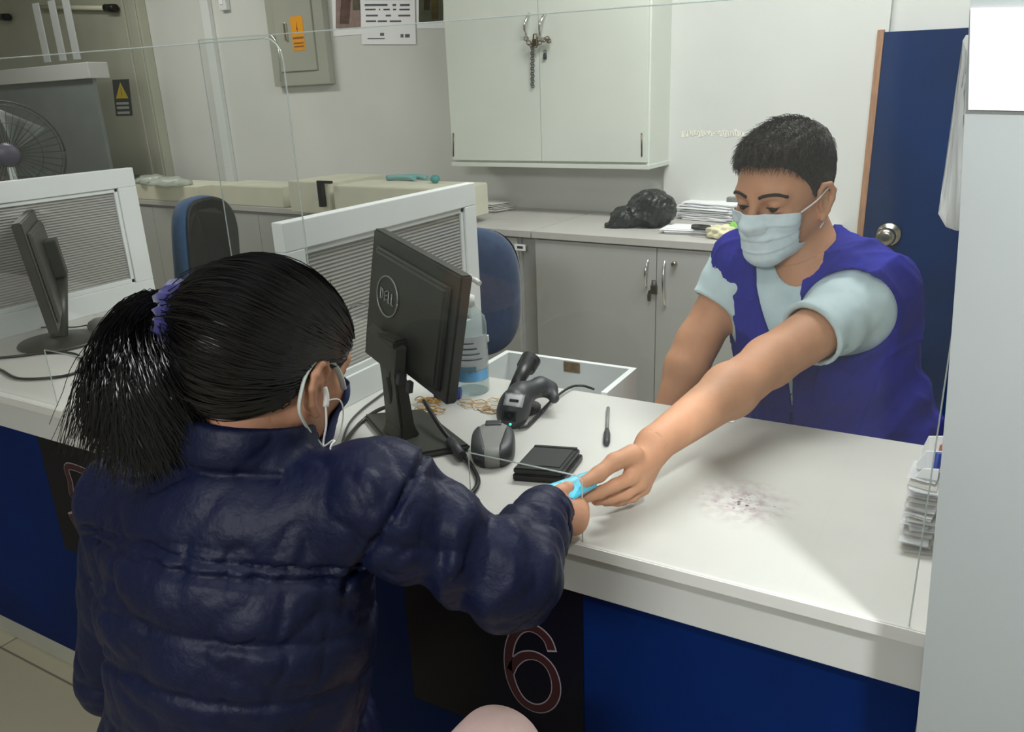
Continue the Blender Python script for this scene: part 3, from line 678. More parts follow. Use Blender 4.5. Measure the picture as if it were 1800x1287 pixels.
q = onz(765, 322, zc + .136); b = BM(); bmesh.ops.create_uvsphere(b, u_segments=16, v_segments=10, radius=.022); 
for vv in b.verts: vv.co.z = vv.co.z * .8 + .018
s = obj('plastic_ball', b, mat('deep_teal_plastic', (70, 140, 138), .4), None, True); s.location = tuple(q); tag(s, 'small round teal ball at the right end of the cream case', 'ball')
# label on case front "WI"
a = onz(620, 381.5, zc); sgn = BM(); bx(sgn, (0, -.002, .07), (.11, 0, .12)); s = obj('paper_label', sgn, M['paper'], pb); s.matrix_parent_inverse = Matrix.Identity(4)
aa = onz(590, 380, zc); cc_ = onz(800, 392, zc); ang = math.atan2((cc_ - aa)[1], (cc_ - aa)[0]); s.rotation_euler = (0, 0, ang); s.location = tuple((a - aa) * [1, 1, 0])
b = BM()
def letters(b, txt, x0, z0, h, y, w=None):
    F = {'W': [[(0, 1), (.25, 0), (.5, .7), (.75, 0), (1, 1)]], 'I': [[(.5, 0), (.5, 1)]], 'N': [[(0, 0), (0, 1), (.9, 0), (.9, 1)]]}
    x = x0
    for c in txt:
        for st_ in F[c]:
            for p, q in zip(st_[:-1], st_[1:]):
                A = np.array([x + p[0] * h * .8, y, z0 + p[1] * h]); B_ = np.array([x + q[0] * h * .8, y, z0 + q[1] * h]); d = nrmz(B_ - A); n_ = np.array([-d[2], 0, d[0]]) * h * .08
                prism(b, [A - n_, B_ - n_, B_ + n_, A + n_], (0, .0004, 0))
        x += h * (1.05 if c != 'I' else .7)
letters(b, 'WIN', .012, .083, .026, -.0026); l_ = obj('lettering', b, M['inkd'], s)

# ------------------------------------------------------------------ things on the low cabinets
def papers(name, label, cat, base, n, sx, sy, ang, m, jit=.006, dz=.0015, group=None, crinkle=0.0, seed=1):
    r = random.Random(seed); b = BM()
    for i in range(n):
        a = ang + r.uniform(-.09, .09); dx, dy = r.uniform(-jit, jit), r.uniform(-jit, jit)
        ux, uy = math.cos(a), math.sin(a)
        g = 5; grid = []
        for ix in range(g):
            rowv = []
            for iy in range(g):
                x = (ix / (g - 1) - .5) * sx; y = (iy / (g - 1) - .5) * sy
                z = i * dz + crinkle * math.sin(x * 50 + i) * math.cos(y * 40 + i * 2) + crinkle
                rowv.append((b.verts.new((dx + x * ux - y * uy, dy + x * uy + y * ux, z)), b.verts.new((dx + x * ux - y * uy, dy + x * uy + y * ux, z + dz * .7))))
            grid.append(rowv)
        for ix in range(g - 1):
            for iy in range(g - 1):
                for k in (0, 1):
                    b.faces.new([grid[ix][iy][k], grid[ix + 1][iy][k], grid[ix + 1][iy + 1][k], grid[ix][iy + 1][k]])
        for ix in range(g - 1):
            for iy in (0, g - 1): b.faces.new([grid[ix][iy][0], grid[ix + 1][iy][0], grid[ix + 1][iy][1], grid[ix][iy][1]])
            for jx in (0, g - 1): b.faces.new([grid[jx][ix][0], grid[jx][ix + 1][0], grid[jx][ix + 1][1], grid[jx][ix][1]])
    o = obj(name, b, m); o.location = tuple(base); return tag(o, label, cat, group)
z8 = zt + 0.0005
papers('paper_pack', 'folded white papers piled on the middle grey cabinet', 'papers', onz(862, 370, z8), 12, .17, .12, -.4, M['paper2'], .012, .0035, seed=4)
papers('paper_pack', 'flat bundle of white papers under the scissors', 'papers', onz(1226, 409, z8), 7, .24, .11, .02, M['paper'], .01, .003, seed=5)
papers('paper_pack', 'loose stack of white papers leaning at the back of the right cabinet', 'papers', onz(1258, 384, z8), 14, .24, .18, -.25, M['paper'], .018, .005, crinkle=.002, seed=6)
# scissors
sp = onz(1228, 402, z8 + .026)
t = thing('scissors', 'black handled scissors lying on the papers', 'scissors', sp, -.25)
b = BM()
for dy, dx in ((.018, 0), (-.016, .02)):
    P = [np.array([dx + .036 * math.cos(a), dy + .017 * math.sin(a), .006]) for a in np.linspace(0, 2 * math.pi, 17)]; tube(b, P, .0052, 6)
tube(b, [(.03, .012, .006), (.075, 0, .006)], .005, 6); tube(b, [(.05, -.012, .006), (.08, 0, .006)], .005, 6); obj('grip', b, M['blackp'], t)
b = BM(); prism(b, [np.array(p) for p in ((.075, -.005, .005), (.17, 0, .005), (.078, .006, .005))], (0, 0, .002)); obj('blade', b, M['chrome'], t)
# latex glove heap, green thing, grey stapler/stand
q = onz(1268, 419, z8); b = BM(); bmesh.ops.create_icosphere(b, subdivisions=4, radius=1)
for vv in b.verts:
    k = 1 + .2 * math.sin(vv.co.x * 6) * math.cos(vv.co.y * 7 + vv.co.z * 5); vv.co = Vector((vv.co.x * .055 * k, vv.co.y * .04 * k, max(vv.co.z, -.8) * .026 * k + .022))
s = obj('rubber_glove', b, M['glove'], None, True); s.location = tuple(q); tag(s, 'crumpled cream rubber glove beside the scissors', 'glove')
q = onz(1293, 418, z8); b = BM(); bmesh.ops.create_icosphere(b, subdivisions=3, radius=1)
for vv in b.verts: vv.co = Vector((vv.co.x * .03, vv.co.y * .03, max(vv.co.z, -.7) * .035 + .026)) * (1 + .08 * math.sin(vv.co.x * 9))
s = obj('green_sponge', b, M['grn'], None, True); s.location = tuple(q); tag(s, 'small green lump next to the clerk shoulder on the cabinet', 'sponge')
q = onz(1285, 408, z8)
b = BM(); bx(b, (-.045, .02, .0), (.05, .05, .006), .002); bx(b, (.02, .02, .0), (.05, .05, .11), .003); bx(b, (-.045, .02, .10), (.05, .05, .118), .003)
s = obj('desk_bracket', b, M['midgrey']); s.location = tuple(q + [0.0, 0.06, .0]); tag(s, 'grey angled plastic bracket standing among the papers by the clerk', 'bracket')
# black bin bag bundle (sdf, below)

# ------------------------------------------------------------------ office chairs
def chair(name, label, quad_px, t, yaw, m, tilt=.12, w=.44, h=.5, ctr=None, zs=None, group=None):
    """backrest centred at ctr, seen from its side/back"""
    c = np.array(ctr); t_ = thing(name, label, 'chair', (c[0], c[1], 0), yaw, group)
    zc_ = c[2]
    b = BM(); n = 28; rings = []
    # padded backrest: superellipse outline
    for (d, sc_) in ((-.030, .80), (-.034, .93), (-.022, .99), (0, 1.0), (.018, .98), (.030, .90), (.034, .7), (.036, .3)):
        ring = []
        for k in range(n * 2):
            a = math.pi * k / n; ca, sa = math.cos(a), math.sin(a)
            x = math.copysign(abs(ca) ** .62, ca) * w / 2 * sc_ * (1 - .06 * max(0, sa)); z = math.copysign(abs(sa) ** .62, sa) * h / 2 * sc_
            yb = d + (-.05 * (x / (w / 2)) ** 2)
            ring.append((x, yb - z * math.sin(tilt), zc_ + z))
        rings.append([b.verts.new(p) for p in ring])
    for r0, r1 in zip(rings[:-1], rings[1:]):
        for k in range(n * 2): f = b.faces.new([r0[k], r0[(k + 1) % (2 * n)], r1[(k + 1) % (2 * n)], r1[k]]); f.smooth = True
    b.faces.new(rings[-1]); 
    obj('backrest', b, m, t_)
    b = BM(); vs = [];
    rr = rings
    b2 = BM(); ring0 = []; 
    for sc_, d in ((.8, -.031), (.93, -.036), (.97, -.030)):
        rg = []
        for k in range(n * 2):
            a = math.pi * k / n; ca, sa = math.cos(a), math.sin(a)
            x = math.copysign(abs(ca) ** .62, ca) * w / 2 * sc_; z = math.copysign(abs(sa) ** .62, sa) * h / 2 * sc_
            rg.append(b2.verts.new((x, d - .004 + (-.05 * (x / (w / 2)) ** 2) - z * math.sin(tilt), zc_ + z)))
        ring0.append(rg)
    for r0, r1 in zip(ring0[:-1], ring0[1:]):
        for k in range(n * 2): b2.faces.new([r0[k], r0[(k + 1) % (2 * n)], r1[(k + 1) % (2 * n)], r1[k]])
    b2.faces.new(ring0[0]); obj('back_shell', b2, M['blackp'], t_)
    zseat = zs if zs else .47
    b3 = BM(); bx(b3, (-.24, -.02, zseat - .07), (.24, .44, zseat), .03, seg=3); obj('seat', b3, m, t_)
    b4 = BM(); tube(b4, smoothpath([(0, .2, zseat - .08), (0, -.03, zseat - .08), (0, -.075, zseat + .02), (0, -.055, zc_ - .02)], 5), .016, 8); obj('back_bar', b4, M['blackp'], t_)
    b5 = BM(); tube(b5, [(0, .2, .10), (0, .2, zseat - .07)], .025, 12); obj('gas_lift', b5, M['darkgrey'], t_)
    for k in range(5):
        a = k * 1.2566 + .3; b6 = BM(); e = (.27 * math.cos(a), .2 + .27 * math.sin(a), .075); tube(b6, [(0, .2, .11), e], [.024, .016], 8); lg = obj('leg', b6, M['blackp'], t_)
        b7 = BM(); tube(b7, [(e[0] - .012, e[1], .03), (e[0] + .012, e[1], .03)], .029, 12); obj('caster', b7, M['darkgrey'], lg)
    bpy.data.meshes.remove(bpy.data.meshes.new('x'))
    b.free()
    return t_
# centre chair
cc = W(812, 516, 2.55)
chair('office_chair', 'slate blue office chair standing behind the sanitizer bottle', None, 0, R_(195), M['chairblue'], ctr=cc, w=.36, h=.42, tilt=.03)
cc = W(345, 455, 3.0)
chair('office_chair', 'blue office chair with black back shell behind the woman\'s head', None, 0, R_(112), M['chairblue2'], ctr=cc, w=.40, h=.46, tilt=.10)

# ------------------------------------------------------------------ monitors
def monitor(label, TR, BR, TL, basepx, neck, logo=True, stand='square', group=None, thick=.022):
    """TR, BR, TL: world corners of the shell's back outline; returns the thing"""
    TR, BR, TL = map(np.array, (TR, BR, TL)); ex = TR - TL; Wm = np.linalg.norm(ex); ex = ex / Wm
    dn = BR - TR; dn = dn - ex * (dn @ ex); Hm = np.linalg.norm(dn); dn = dn / Hm; nb = np.cross(dn, ex)   # pointing to the back?
    if nb @ (CC - TR) < 0: nb = -nb
    base = basepx
    t = thing('computer_monitor', label, 'monitor', (base[0], base[1], HZ + .0005), 0, group)
    o = np.array([base[0], base[1], HZ + .0005])
    def q(a, d, e): return TL + ex * (a * Wm) + dn * (d * Hm) + nb * e - o
    b = BM()
    hexa(b, [q(0, 0, 0), q(1, 0, 0), q(1, 1, 0), q(0, 1, 0)], [q(.0, 0, -thick), q(1, 0, -thick), q(1, 1, -thick), q(0, 1, -thick)])
    bmesh.ops.bevel(b, geom=b.edges[:], offset=.003, segments=2, affect='EDGES')
    b2 = BM(); hexa(b2, [q(.06, .10, 0.001), q(.94, .10, 0.001), q(.94, .95, 0.001), q(.06, .95, 0.001)], [q(.10, .14, .009), q(.90, .14, .009), q(.90, .92, .009), q(.10, .92, .009)])
    bmesh.ops.bevel(b2, geom=b2.edges[:], offset=.004, segments=2, affect='EDGES')
    sh = obj('shell', b, M['monp'], t); obj('back_cover', b2, M['monp'], sh)
    b = BM(); hexa(b, [q(.02, .03, -thick - .0002), q(.98, .03, -thick - .0002), q(.98, .95, -thick - .0002), q(.02, .95, -thick - .0002)], [q(.02, .03, -thick - .001), q(.98, .03, -thick - .001), q(.98, .95, -thick - .001), q(.02, .95, -thick - .001)]); obj('screen', b, M['screen'], sh)
    b = BM(); hexa(b, [q(.14, .135, .0005), q(.6, .135, .0005), q(.6, .155, .0005), q(.14, .155, .0005)], [q(.14, .135, .0014), q(.6, .135, .0014), q(.6, .155, .0014), q(.14, .155, .0014)]); obj('vent_slot', b, M['black'], sh)
    return t, q, o, ex, dn, nb, Wm, Hm
TR = W(812, 486, 1.22); BR = W(834, 752, 1.245); TL = W(657, 401, 1.42)
TRv = TR; 
mt, q, o, ex, dn, nb, Wm, Hm = monitor('black widescreen monitor seen from behind between the woman and the clerk', TR, BR, TL, onz(712, 775, HZ), None)
# round badge with squiggle
cb = q(.30, .45, .0105)
b = BM(); P = [cb + (ex * math.cos(a) + dn * math.sin(a)) * .036 for a in np.linspace(0, 2 * math.pi, 33)]; tube(b, P, .0016, 6)
for z in ([(-.024, -.010), (-.024, .010), (-.017, .007), (-.014, 0), (-.017, -.007), (-.024, -.010)], [(-.001, -.010), (-.009, -.006), (-.009, .010), (-.001, .006)], [(-.009, .002), (-.001, -.002)], [(.004, -.010), (.004, .010), (.010, .010)], [(.015, -.010), (.015, .010), (.021, .010)]):
    tube(b, [cb + ex * x + dn * y for x, y in z], .0013, 5)
obj('badge', b, M['logo'], mt)
# stand: square base plate + neck
bp = [onz(u, v, HZ) - o for u, v in ((640, 738), (705, 815), (828, 793), (745, 728))]
b = BM(); hexa(b, [p * [1, 1, 0] + [0, 0, .0] for p in bp], [p * [1, 1, 0] + [0, 0, .012] for p in bp]); bmesh.ops.bevel(b, geom=b.edges[:], offset=.004, segments=2, affect='EDGES'); obj('base_plate', b, M['monp'], mt)
nk0 = onz(706, 772, HZ) - o; nk1 = q(.44, .80, .02)
b = BM(); side = nrmz(ex * [1, 1, 0])
def sec(c, w, d): 
    bkd = np.cross((0, 0, 1), side); return [c + side * w + bkd * d, c - side * w + bkd * d, c - side * w - bkd * d, c + side * w - bkd * d]
S = [sec(nk0 + [0, 0, .01], .034, .022), sec(nk0 + [0, 0, .03], .030, .014), sec(nk0 * .4 + nk1 * .6 + [0, 0, .01], .027, .012), sec(nk1 - nb * .0 + dn * -.02, .036, .014)]
vs = [[b.verts.new(tuple(p)) for p in s] for s in S]
for r0, r1 in zip(vs[:-1], vs[1:]):
    for k in range(4): b.faces.new([r0[k], r0[(k + 1) % 4], r1[(k + 1) % 4], r1[k]])
b.faces.new(vs[0]); b.faces.new(vs[-1]); bmesh.ops.bevel(b, geom=b.edges[:], offset=.004, segments=2, affect='EDGES')
obj('neck', b, M['monp'], mt)
b = BM(); ch_ = nk0 * .45 + nk1 * .55; bkd = np.cross((0, 0, 1), side); bkd = bkd if bkd @ nb > 0 else -bkd
lathe(b, [(0, 0), (.017, 0), (.017, .0012), (0, .0012)], 24, frame_m(ch_ + bkd * .0125, side, (0, 0, 1), bkd), sx=.7, sy=1.5); obj('cable_hole', b, M['black'], mt)
b = BM(); a = q(.40, .96, .03); hexa(b, [q(.2, .72, .018), q(.62, .72, .018), q(.62, .97, .018), q(.2, .97, .018)], [q(.23, .75, .034), q(.60, .75, .034), q(.60, .95, .034), q(.23, .95, .034)]); obj('port_cover', b, M['monp'], mt)
for k in range(3):
    b = BM(); bx(b, (-.006, -.004, 0), (.006, .004, .02), .001, mtx=frame_m(q(.5 + .12 * k, .93, .026), ex, nb, dn)); obj('plug', b, M['darkgrey'], mt)
# left monitor
TLl = W(33, 381, 1.99); TRl = W(33, 381, 1.99)
a1 = W(64, 360, 2.28); a0 = W(33, 392, 1.86); lo = W(104, 598, 1.93)
mt2, q2, o2_, ex2, dn2, nb2, Wm2, Hm2 = monitor('dark monitor on round base at the far left station, seen edge on', W(36, 392, 1.90), W(99, 602, 1.915), W(66, 360, 2.3), onz(106, 603, HZ), None)
b = BM(); lathe(b, [(0, 0), (.10, 0), (.104, .004), (.10, .009), (.04, .016), (0, .018)], 36, sx=1.0, sy=.95); obj('round_base', b, M['monp'], mt2)
b = BM(); tube(b, [(0, 0, .012), q2(.5, .62, .02)], [.022, .02], 10, flat=.7); bx(b, (-.03, -.05, -.012), (.03, .05, .02), .004, mtx=frame_m(q2(.5, .45, .02), ex2, dn2, nb2)); obj('neck', b, M['monp'], mt2)

# cables ---------------------------------------------------------------
def cable(name, label, pts, r, m, parent=None, cat='cable'):
    P = smoothpath(pts, 8); b = BM(); tube(b, P, r, 8); o_ = obj(name, b, M[m] if isinstance(m, str) else m, parent, True)
    if parent is None: tag(o_, label, cat)
    return o_
zr = HZ + .0045
cz_ = lambda u, v, h=0.0045: onz(u, v, HZ + h)
cable('video_cable', 'thick black video cable looping from the monitor foot toward the woman\'s sleeve', [cz_(745, 705, .05), cz_(775, 752, .03), cz_(806, 790, .012), cz_(832, 825), cz_(840, 850), cz_(822, 872), cz_(785, 879), cz_(745, 876), cz_(690, 862)], .0042, 'blackp')
b = BM(); tube(b, [cz_(792, 775, .018), cz_(812, 802, .012)], .009, 8); tag(obj('cable_plug', b, M['darkgrey']), 'grey connector block on the black video cable', 'plug')
cable('power_cable', 'black cable running from the monitor neck down behind the woman\'s collar', [cz_(706, 714, .03), cz_(672, 718, .02), cz_(640, 738), cz_(615, 765), cz_(596, 795), cz_(585, 840)], .0038, 'blackp')
cable('thin_cable', 'thin grey cable behind the monitor along the partition foot', [cz_(690, 680), cz_(662, 700), cz_(634, 722), cz_(612, 748), cz_(600, 790), cz_(612, 812)], .0022, 'darkgrey')
cable('monitor_cable', 'black cable looping on the worktop in front of the left monitor', [cz_(-40, 632), cz_(0, 629), cz_(40, 625), cz_(80, 620), cz_(130, 622), cz_(147, 640), cz_(128, 657), cz_(80, 665), cz_(30, 665), cz_(0, 650), cz_(-30, 640)], .0034, 'blackp')
# left station mouse and its wire
q = onz(184, 577, HZ)
t = thing('computer_mouse', 'grey computer mouse on the worktop at the left station', 'mouse', (q[0], q[1], HZ + .0006), .5)
b = BM(); lathe(b, [(0, 0), (.03, 0), (.031, .008), (.027, .02), (.016, .029), (0, .032)], 20, sx=1.5, sy=1.0); obj('shell', b, M['midgrey'], t, True)
cable('lead', '', [(-.045, 0, .01), (-.09, .005, .004), (-.16, .02, .003), (-.25, .01, .003)], .0018, 'darkgrey', t)

# ------------------------------------------------------------------ hand sanitizer
q = onz(829, 686, HZ)
t = thing('sanitizer_bottle', 'clear pump bottle of hand sanitizer with blue and white label behind the monitor', 'bottle', (q[0], q[1], HZ + .0006))
topz = None
hb = 0.0
dq = pr_t = float(-(CM.T @ (q - CC))[2])
# scale the bottle so its pump top reaches pixel row 487
bt = (686 - 487) * dq / FPX / .95
s_ = bt / .235
b = BM(); lathe(b, [(0, 0), (.033 * s_, 0), (.036 * s_, .004 * s_), (.036 * s_, .135 * s_), (.033 * s_, .150 * s_), (.020 * s_, .165 * s_), (.013 * s_, .172 * s_), (.013 * s_, .18 * s_), (0, .18 * s_)], 32); obj('bottle', b, M['gel'], t)
b = BM(); lathe(b, [(0, .172 * s_), (.016 * s_, .172 * s_), (.016 * s_, .19 * s_), (.007 * s_, .194 * s_), (.0045 * s_, .196 * s_), (.0045 * s_, .218 * s_), (.012 * s_, .220 * s_), (.012 * s_, .231 * s_), (0, .233 * s_)], 20)
tube(b, [(0, 0, .226 * s_), (-.035 * s_ * 0 + .030 * s_, -.012 * s_, .226 * s_), (.042 * s_, -.016 * s_, .221 * s_)], .0052 * s_, 8); obj('pump', b, M['white'], t)
def lab(z0, z1, a0, a1, r, m, name):
    b = BM(); n = 14; A = [a0 + (a1 - a0) * i / n for i in range(n + 1)]
    lo_ = [b.verts.new((r * math.cos(a), r * math.sin(a), z0)) for a in A]; hi_ = [b.verts.new((r * math.cos(a), r * math.sin(a), z1)) for a in A]
    for i in range(n): b.faces.new([lo_[i], lo_[i + 1], hi_[i + 1], hi_[i]])
    bmesh.ops.solidify(b, geom=b.faces[:], thickness=-.0004)
    return obj(name, b, m, t if name != 'band' else lbl, True)
am = math.atan2(-q[1], -q[0])
lbl = lab(.028 * s_, .118 * s_, am - 1.15, am + 1.15, .0366 * s_, M['paper'], 'label')
lab(.030 * s_, .050 * s_, am - 1.1, am + 1.1, .0372 * s_, mat('sky_blue_label', (84, 160, 206), .4), 'band')
lab(.048 * s_, .060 * s_, am - 1.1, am + 0.3, .0372 * s_, mat('pale_blue_label', (150, 200, 226), .4), 'band')
for k in range(4): lab((.072 + .011 * k) * s_, (.0745 + .011 * k) * s_, am - .6, am + .7 - .15 * k, .0372 * s_, M['ink'], 'band')

# ------------------------------------------------------------------ open till drawer behind the counter edge
A, B_, C_, D_ = [onz(u, v, HZ + .002) for u, v in ((895, 613), (1116, 650), (1066, 689), (840, 655))]
t = thing('open_drawer', 'white open drawer pulled out behind the counter with small brass lock plate', 'drawer', (A[0], A[1], HZ + .002 - .13))
o = np.array(t.location[:]); b = BM()
hd = .13
def wallseg(b, p, q_, th=.013):
    d = nrmz((q_ - p) * [1, 1, 0]); n_ = np.array([-d[1], d[0], 0]) * th
    P = [p - o, q_ - o, q_ + n_ - o, p + n_ - o]; hexa(b, [x - [0, 0, hd] for x in P], P)
B2 = np.array([B_[0], 1.382, B_[2]]); Cc = np.array([C_[0], 1.382, C_[2]])
xA = A[0] - .0; y1 = (A[1] + B_[1]) / 2; x1 = B_[0]; y0 = 1.385
R0 = [np.array([xA, y0, HZ + .002]), np.array([x1, y0, HZ + .002]), np.array([x1, y1, HZ + .002]), np.array([xA, y1, HZ + .002])]
for lo_, hi_ in (((x1 - .013, y0, HZ - .118), (x1, y1, HZ + .002)), ((xA, y0, HZ - .118), (xA + .013, y1, HZ + .002)), ((xA + .013, y1 - .013, HZ - .118), (x1 - .013, y1, HZ + .002))):
    bs_ = BM(); bx(bs_, np.array(lo_) - o, np.array(hi_) - o); obj('side_panel', bs_, M['white'], t)
b = BM(); bx(b, np.array([xA, y0, HZ - .125]) - o, np.array([x1, y1, HZ - .118]) - o); obj('bottom', b, M['cab'], t)
f_ = onz(998, 640, HZ + .002); p = np.array([f_[0], y1 - .014, HZ - .012]) - o
b = BM(); bx(b, p + [-.02, -.0015, -.012], p + [.02, .0, .012], .001); obj('lock_plate', b, mat('tarnished_brass_plate', (150, 128, 98), .4, .6, var=.2, vscale=60), t)

# ------------------------------------------------------------------ pen, ink pad, bands, cards
def alongz(u0, v0, u1, v1, z): a = onz(u0, v0, z); c = onz(u1, v1, z); return a, c
a, c = alongz(1069, 717, 1066, 781, HZ + .005)
d = nrmz(c - a); t = thing('ballpoint_pen', 'grey pen with dark cap lying alone on the worktop', 'pen', a, 0)
L_ = np.linalg.norm(c - a)
b = BM(); tube(b, [(0, 0, 0), d * L_ * .66], .0032, 10); obj('barrel', b, M['midgrey'], t)
b = BM(); tube(b, [d * L_ * .62, d * L_ * .75, d * L_ * .94, d * L_], [.0040, .0062, .0062, .0042], 10); obj('cap', b, M['darkgrey'], t)
P = [onz(u, v, HZ + .024) for u, v in ((906, 822), (937, 779), (1016, 788), (996, 848 - 14))]
Q = [onz(u, v, HZ + .0005) for u, v in ((900, 846), (932, 806), (1018, 800), (993, 852))]
# straight pad from three corners
pA = onz(901, 846, HZ); pB = onz(992, 853, HZ); pdir = nrmz(pB - pA); pn = np.array([-pdir[1], pdir[0], 0]); Lw = np.linalg.norm(pB - pA)
topc = onz(938, 781, HZ + .024); Ld = abs((topc - pA) @ pn); sk = (topc - pA) @ pdir
t = thing('ink_pad', 'black rectangular ink stamp pad with ridged lid', 'stamp pad', pA + [0, 0, .0005], 0)
def slab(b, x0, x1, y0, y1, z0, z1, bev=.002):
    k = sk / Ld
    pts = [pdir * x + pn * y + pdir * (k * y) for x, y in ((x0, y0), (x1, y0), (x1, y1), (x0, y1))]
    n0 = len(b.edges); hexa(b, [p + [0, 0, z0] for p in pts], [p + [0, 0, z1] for p in pts])
b = BM(); slab(b, 0, Lw, 0, Ld, 0, .012); bmesh.ops.bevel(b, geom=b.edges[:], offset=.002, segments=2, affect='EDGES'); obj('base', b, M['blackp'], t)
b = BM(); slab(b, .001, Lw - .004, 0.001, Ld - .002, .0125, .022); bmesh.ops.bevel(b, geom=b.edges[:], offset=.002, segments=2, affect='EDGES'); ld = obj('lid', b, M['blackp'], t)
b = BM(); slab(b, .006, Lw - .012, .014, Ld - .010, .0222, .0232); slab(b, .004, Lw - .008, Ld - .008, Ld - .003, .0222, .0245); obj('lid_panel', b, mat('matte_black_panel', (36, 38, 36), .6), ld)
bm_ = BM(); r3 = random.Random(5)
for k in range(9):
    c0 = onz(848 + r3.uniform(-28, 24), 712 + r3.uniform(-12, 12), HZ + .0015 + .0006 * k)
    P = [c0 + np.array([.013 * math.cos(a) * (1 + .3 * math.sin(2 * a + k)), .010 * math.sin(a) * (1 + .3 * math.cos(3 * a + k)), 0]) for a in np.linspace(0, 2 * math.pi, 25)]
    tube(bm_, P, .0011, 5)
tag(obj('rubber_bands', bm_, M['rubber'], kind if False else None), 'loose heap of tan rubber bands beside the scanner', 'rubber bands', kind='stuff')
bm_ = BM()
for k in range(14):
    c0 = onz(752 + r3.uniform(-16, 20), 712 + r3.uniform(-12, 12), HZ + .0015 + .0007 * k)
    P = [c0 + np.array([.012 * math.cos(a) * (1 + .3 * math.sin(2 * a + k)), .010 * math.sin(a), .002 * math.sin(3 * a)]) for a in np.linspace(0, 2 * math.pi, 21)]
    tube(bm_, P, .0012, 5)
tag(obj('rubber_bands', bm_, mat('ochre_rubber_band', (206, 160, 84), .6)), 'heap of ochre rubber bands seen under the monitor neck', 'rubber bands', kind='stuff')
q = onz(765, 700, HZ); b = BM(); tube(b, [(0, 0, .012), (.05, .02, .012)], .012, 12); s = obj('blue_stamp', b, M['penblue']); s.location = tuple(q); tag(s, 'small blue cylinder on the worktop behind the monitor neck', 'stamp')
q = onz(1283, 737, HZ)
b = BM(); bx(b, (-.02, -.008, 0), (.02, .008, .001)); s = obj('paper_slip', b, M['paper']); s.location = tuple(onz(1272, 738, HZ + .0005)); tag(s, 'small white paper slip at the counter edge under the forearm', 'paper')

# ------------------------------------------------------------------ receipts piled against the partition
r4 = random.Random(11)
base = onz(1606, 938, HZ); 
for k in range(26):
    b = BM(); sx, sy = .034, .055
    g = 6; z0 = k * .0029; am_ = r4.uniform(.0012, .0026); ph = r4.uniform(0, 6)
    an = r4.uniform(-.22, .22); dx, dy = r4.uniform(-.005, .003), r4.uniform(-.010, .016) + k * .0022
    vs = []
    for ix in range(g):
        rw = []
        for iy in range(g):
            x = (ix / 5 - .5) * sx; y = (iy / 5 - .5) * sy; z = am_ * math.sin(iy * .9 + ph) * .5 + am_ + (.004 * max(0, (-x / sx)) * (k / 26))
            rw.append(b.verts.new((x * math.cos(an) - y * math.sin(an), x * math.sin(an) + y * math.cos(an), z)))
        vs.append(rw)
    for ix in range(g - 1):
        for iy in range(g - 1): b.faces.new([vs[ix][iy], vs[ix + 1][iy], vs[ix + 1][iy + 1], vs[ix][iy + 1]])
    bmesh.ops.solidify(b, geom=b.faces[:], thickness=.0006)
    s = obj('receipt', b, M['paper'] if k % 3 else M['paper2']); s.location = (-.006 + dx * .7, 1.040 + dy, HZ + .001 + z0)
    tag(s, {0: 'lowest white paper slip in the pile, flat on the worktop by the partition', 25: 'topmost curled white slip on the pile by the partition'}.get(k, 'white paper slip inside the pile leaning against the partition'), 'receipt', 'white paper slips piled by the partition')
for (x, y, z, m_, nm, lb_, ct_) in ((.002, 1.098, HZ + .0, 'penblue', 'blue_marker', 'blue marker standing among the slips at the partition', 'marker'), (.006, 1.125, HZ, 'redbr', 'red_marker', 'brick red stick standing among the slips at the partition', 'stick')):
    b = BM(); tube(b, [(0, 0, .001), (.003, .012, .105)], .0045, 10); s = obj(nm, b, M[m_]); s.location = (x, y, z); tag(s, lb_, ct_)
for k, (y, zt_, ww) in enumerate(((1.11, .105, .013), (1.14, .115, .010), (1.085, .090, .014))):
    b = BM(); prism(b, [np.array(p) for p in ((-ww, 0, .0), (.010, .0, .0), (.012, .004, zt_), (-.006, .004, zt_ * .97), (-ww * 1.2, .0, zt_ * .8))], (0, .0015, 0)); s = obj('standing_slip', b, M['paper']); s.location = (-.004, y, HZ + .0008)
    tag(s, ('tall white slip standing upright behind the pile of slips', 'tallest curled slip at the back of the pile by the partition', 'white slip propped up just above the pile')[k], 'receipt')

# ------------------------------------------------------------------ implicit-surface toolkit (limbs, cloth, hair)
f32 = np.float32
def cap(P, a, b, ra, rb):
    a = np.array(a, f32); b = np.array(b, f32); ab = b - a; t = np.clip(((P - a) @ ab) / (ab @ ab + 1e-12), 0, 1)
    return np.linalg.norm(P - a - t[:, None] * ab, axis=1) - (ra + (rb - ra) * t)
def ell(P, c, r, A=None):
    q = P - np.array(c, f32)
    if A is not None: q = q @ np.array(A, f32).T      # rows of A are the ellipsoid's axes
    r = np.array(r, f32); k0 = np.linalg.norm(q / r, axis=1); k1 = np.linalg.norm(q / (r * r), axis=1)
    return np.where(k0 < 1e-4, -min(r), k0 * (k0 - 1) / np.maximum(k1, 1e-6)).astype(f32)
def smin(a, b, k):
    h = np.clip(0.5 + 0.5 * (b - a) / k, 0, 1); return b * (1 - h) + a * h - k * h * (1 - h)
def smax(a, b, k): return -smin(-a, -b, k)
def chain(P, pts, rs, k=0.01):
    d = None
    for i in range(len(pts) - 1):
        e = cap(P, pts[i], pts[i + 1], rs[i], rs[i + 1]); d = e if d is None else smin(d, e, k)
    return d
def polyd(P, pts):
    d = np.full(len(P), 9.0, f32)
    for a, b in zip(pts[:-1], pts[1:]): d = np.minimum(d, cap(P, a, b, 0, 0))
    return d
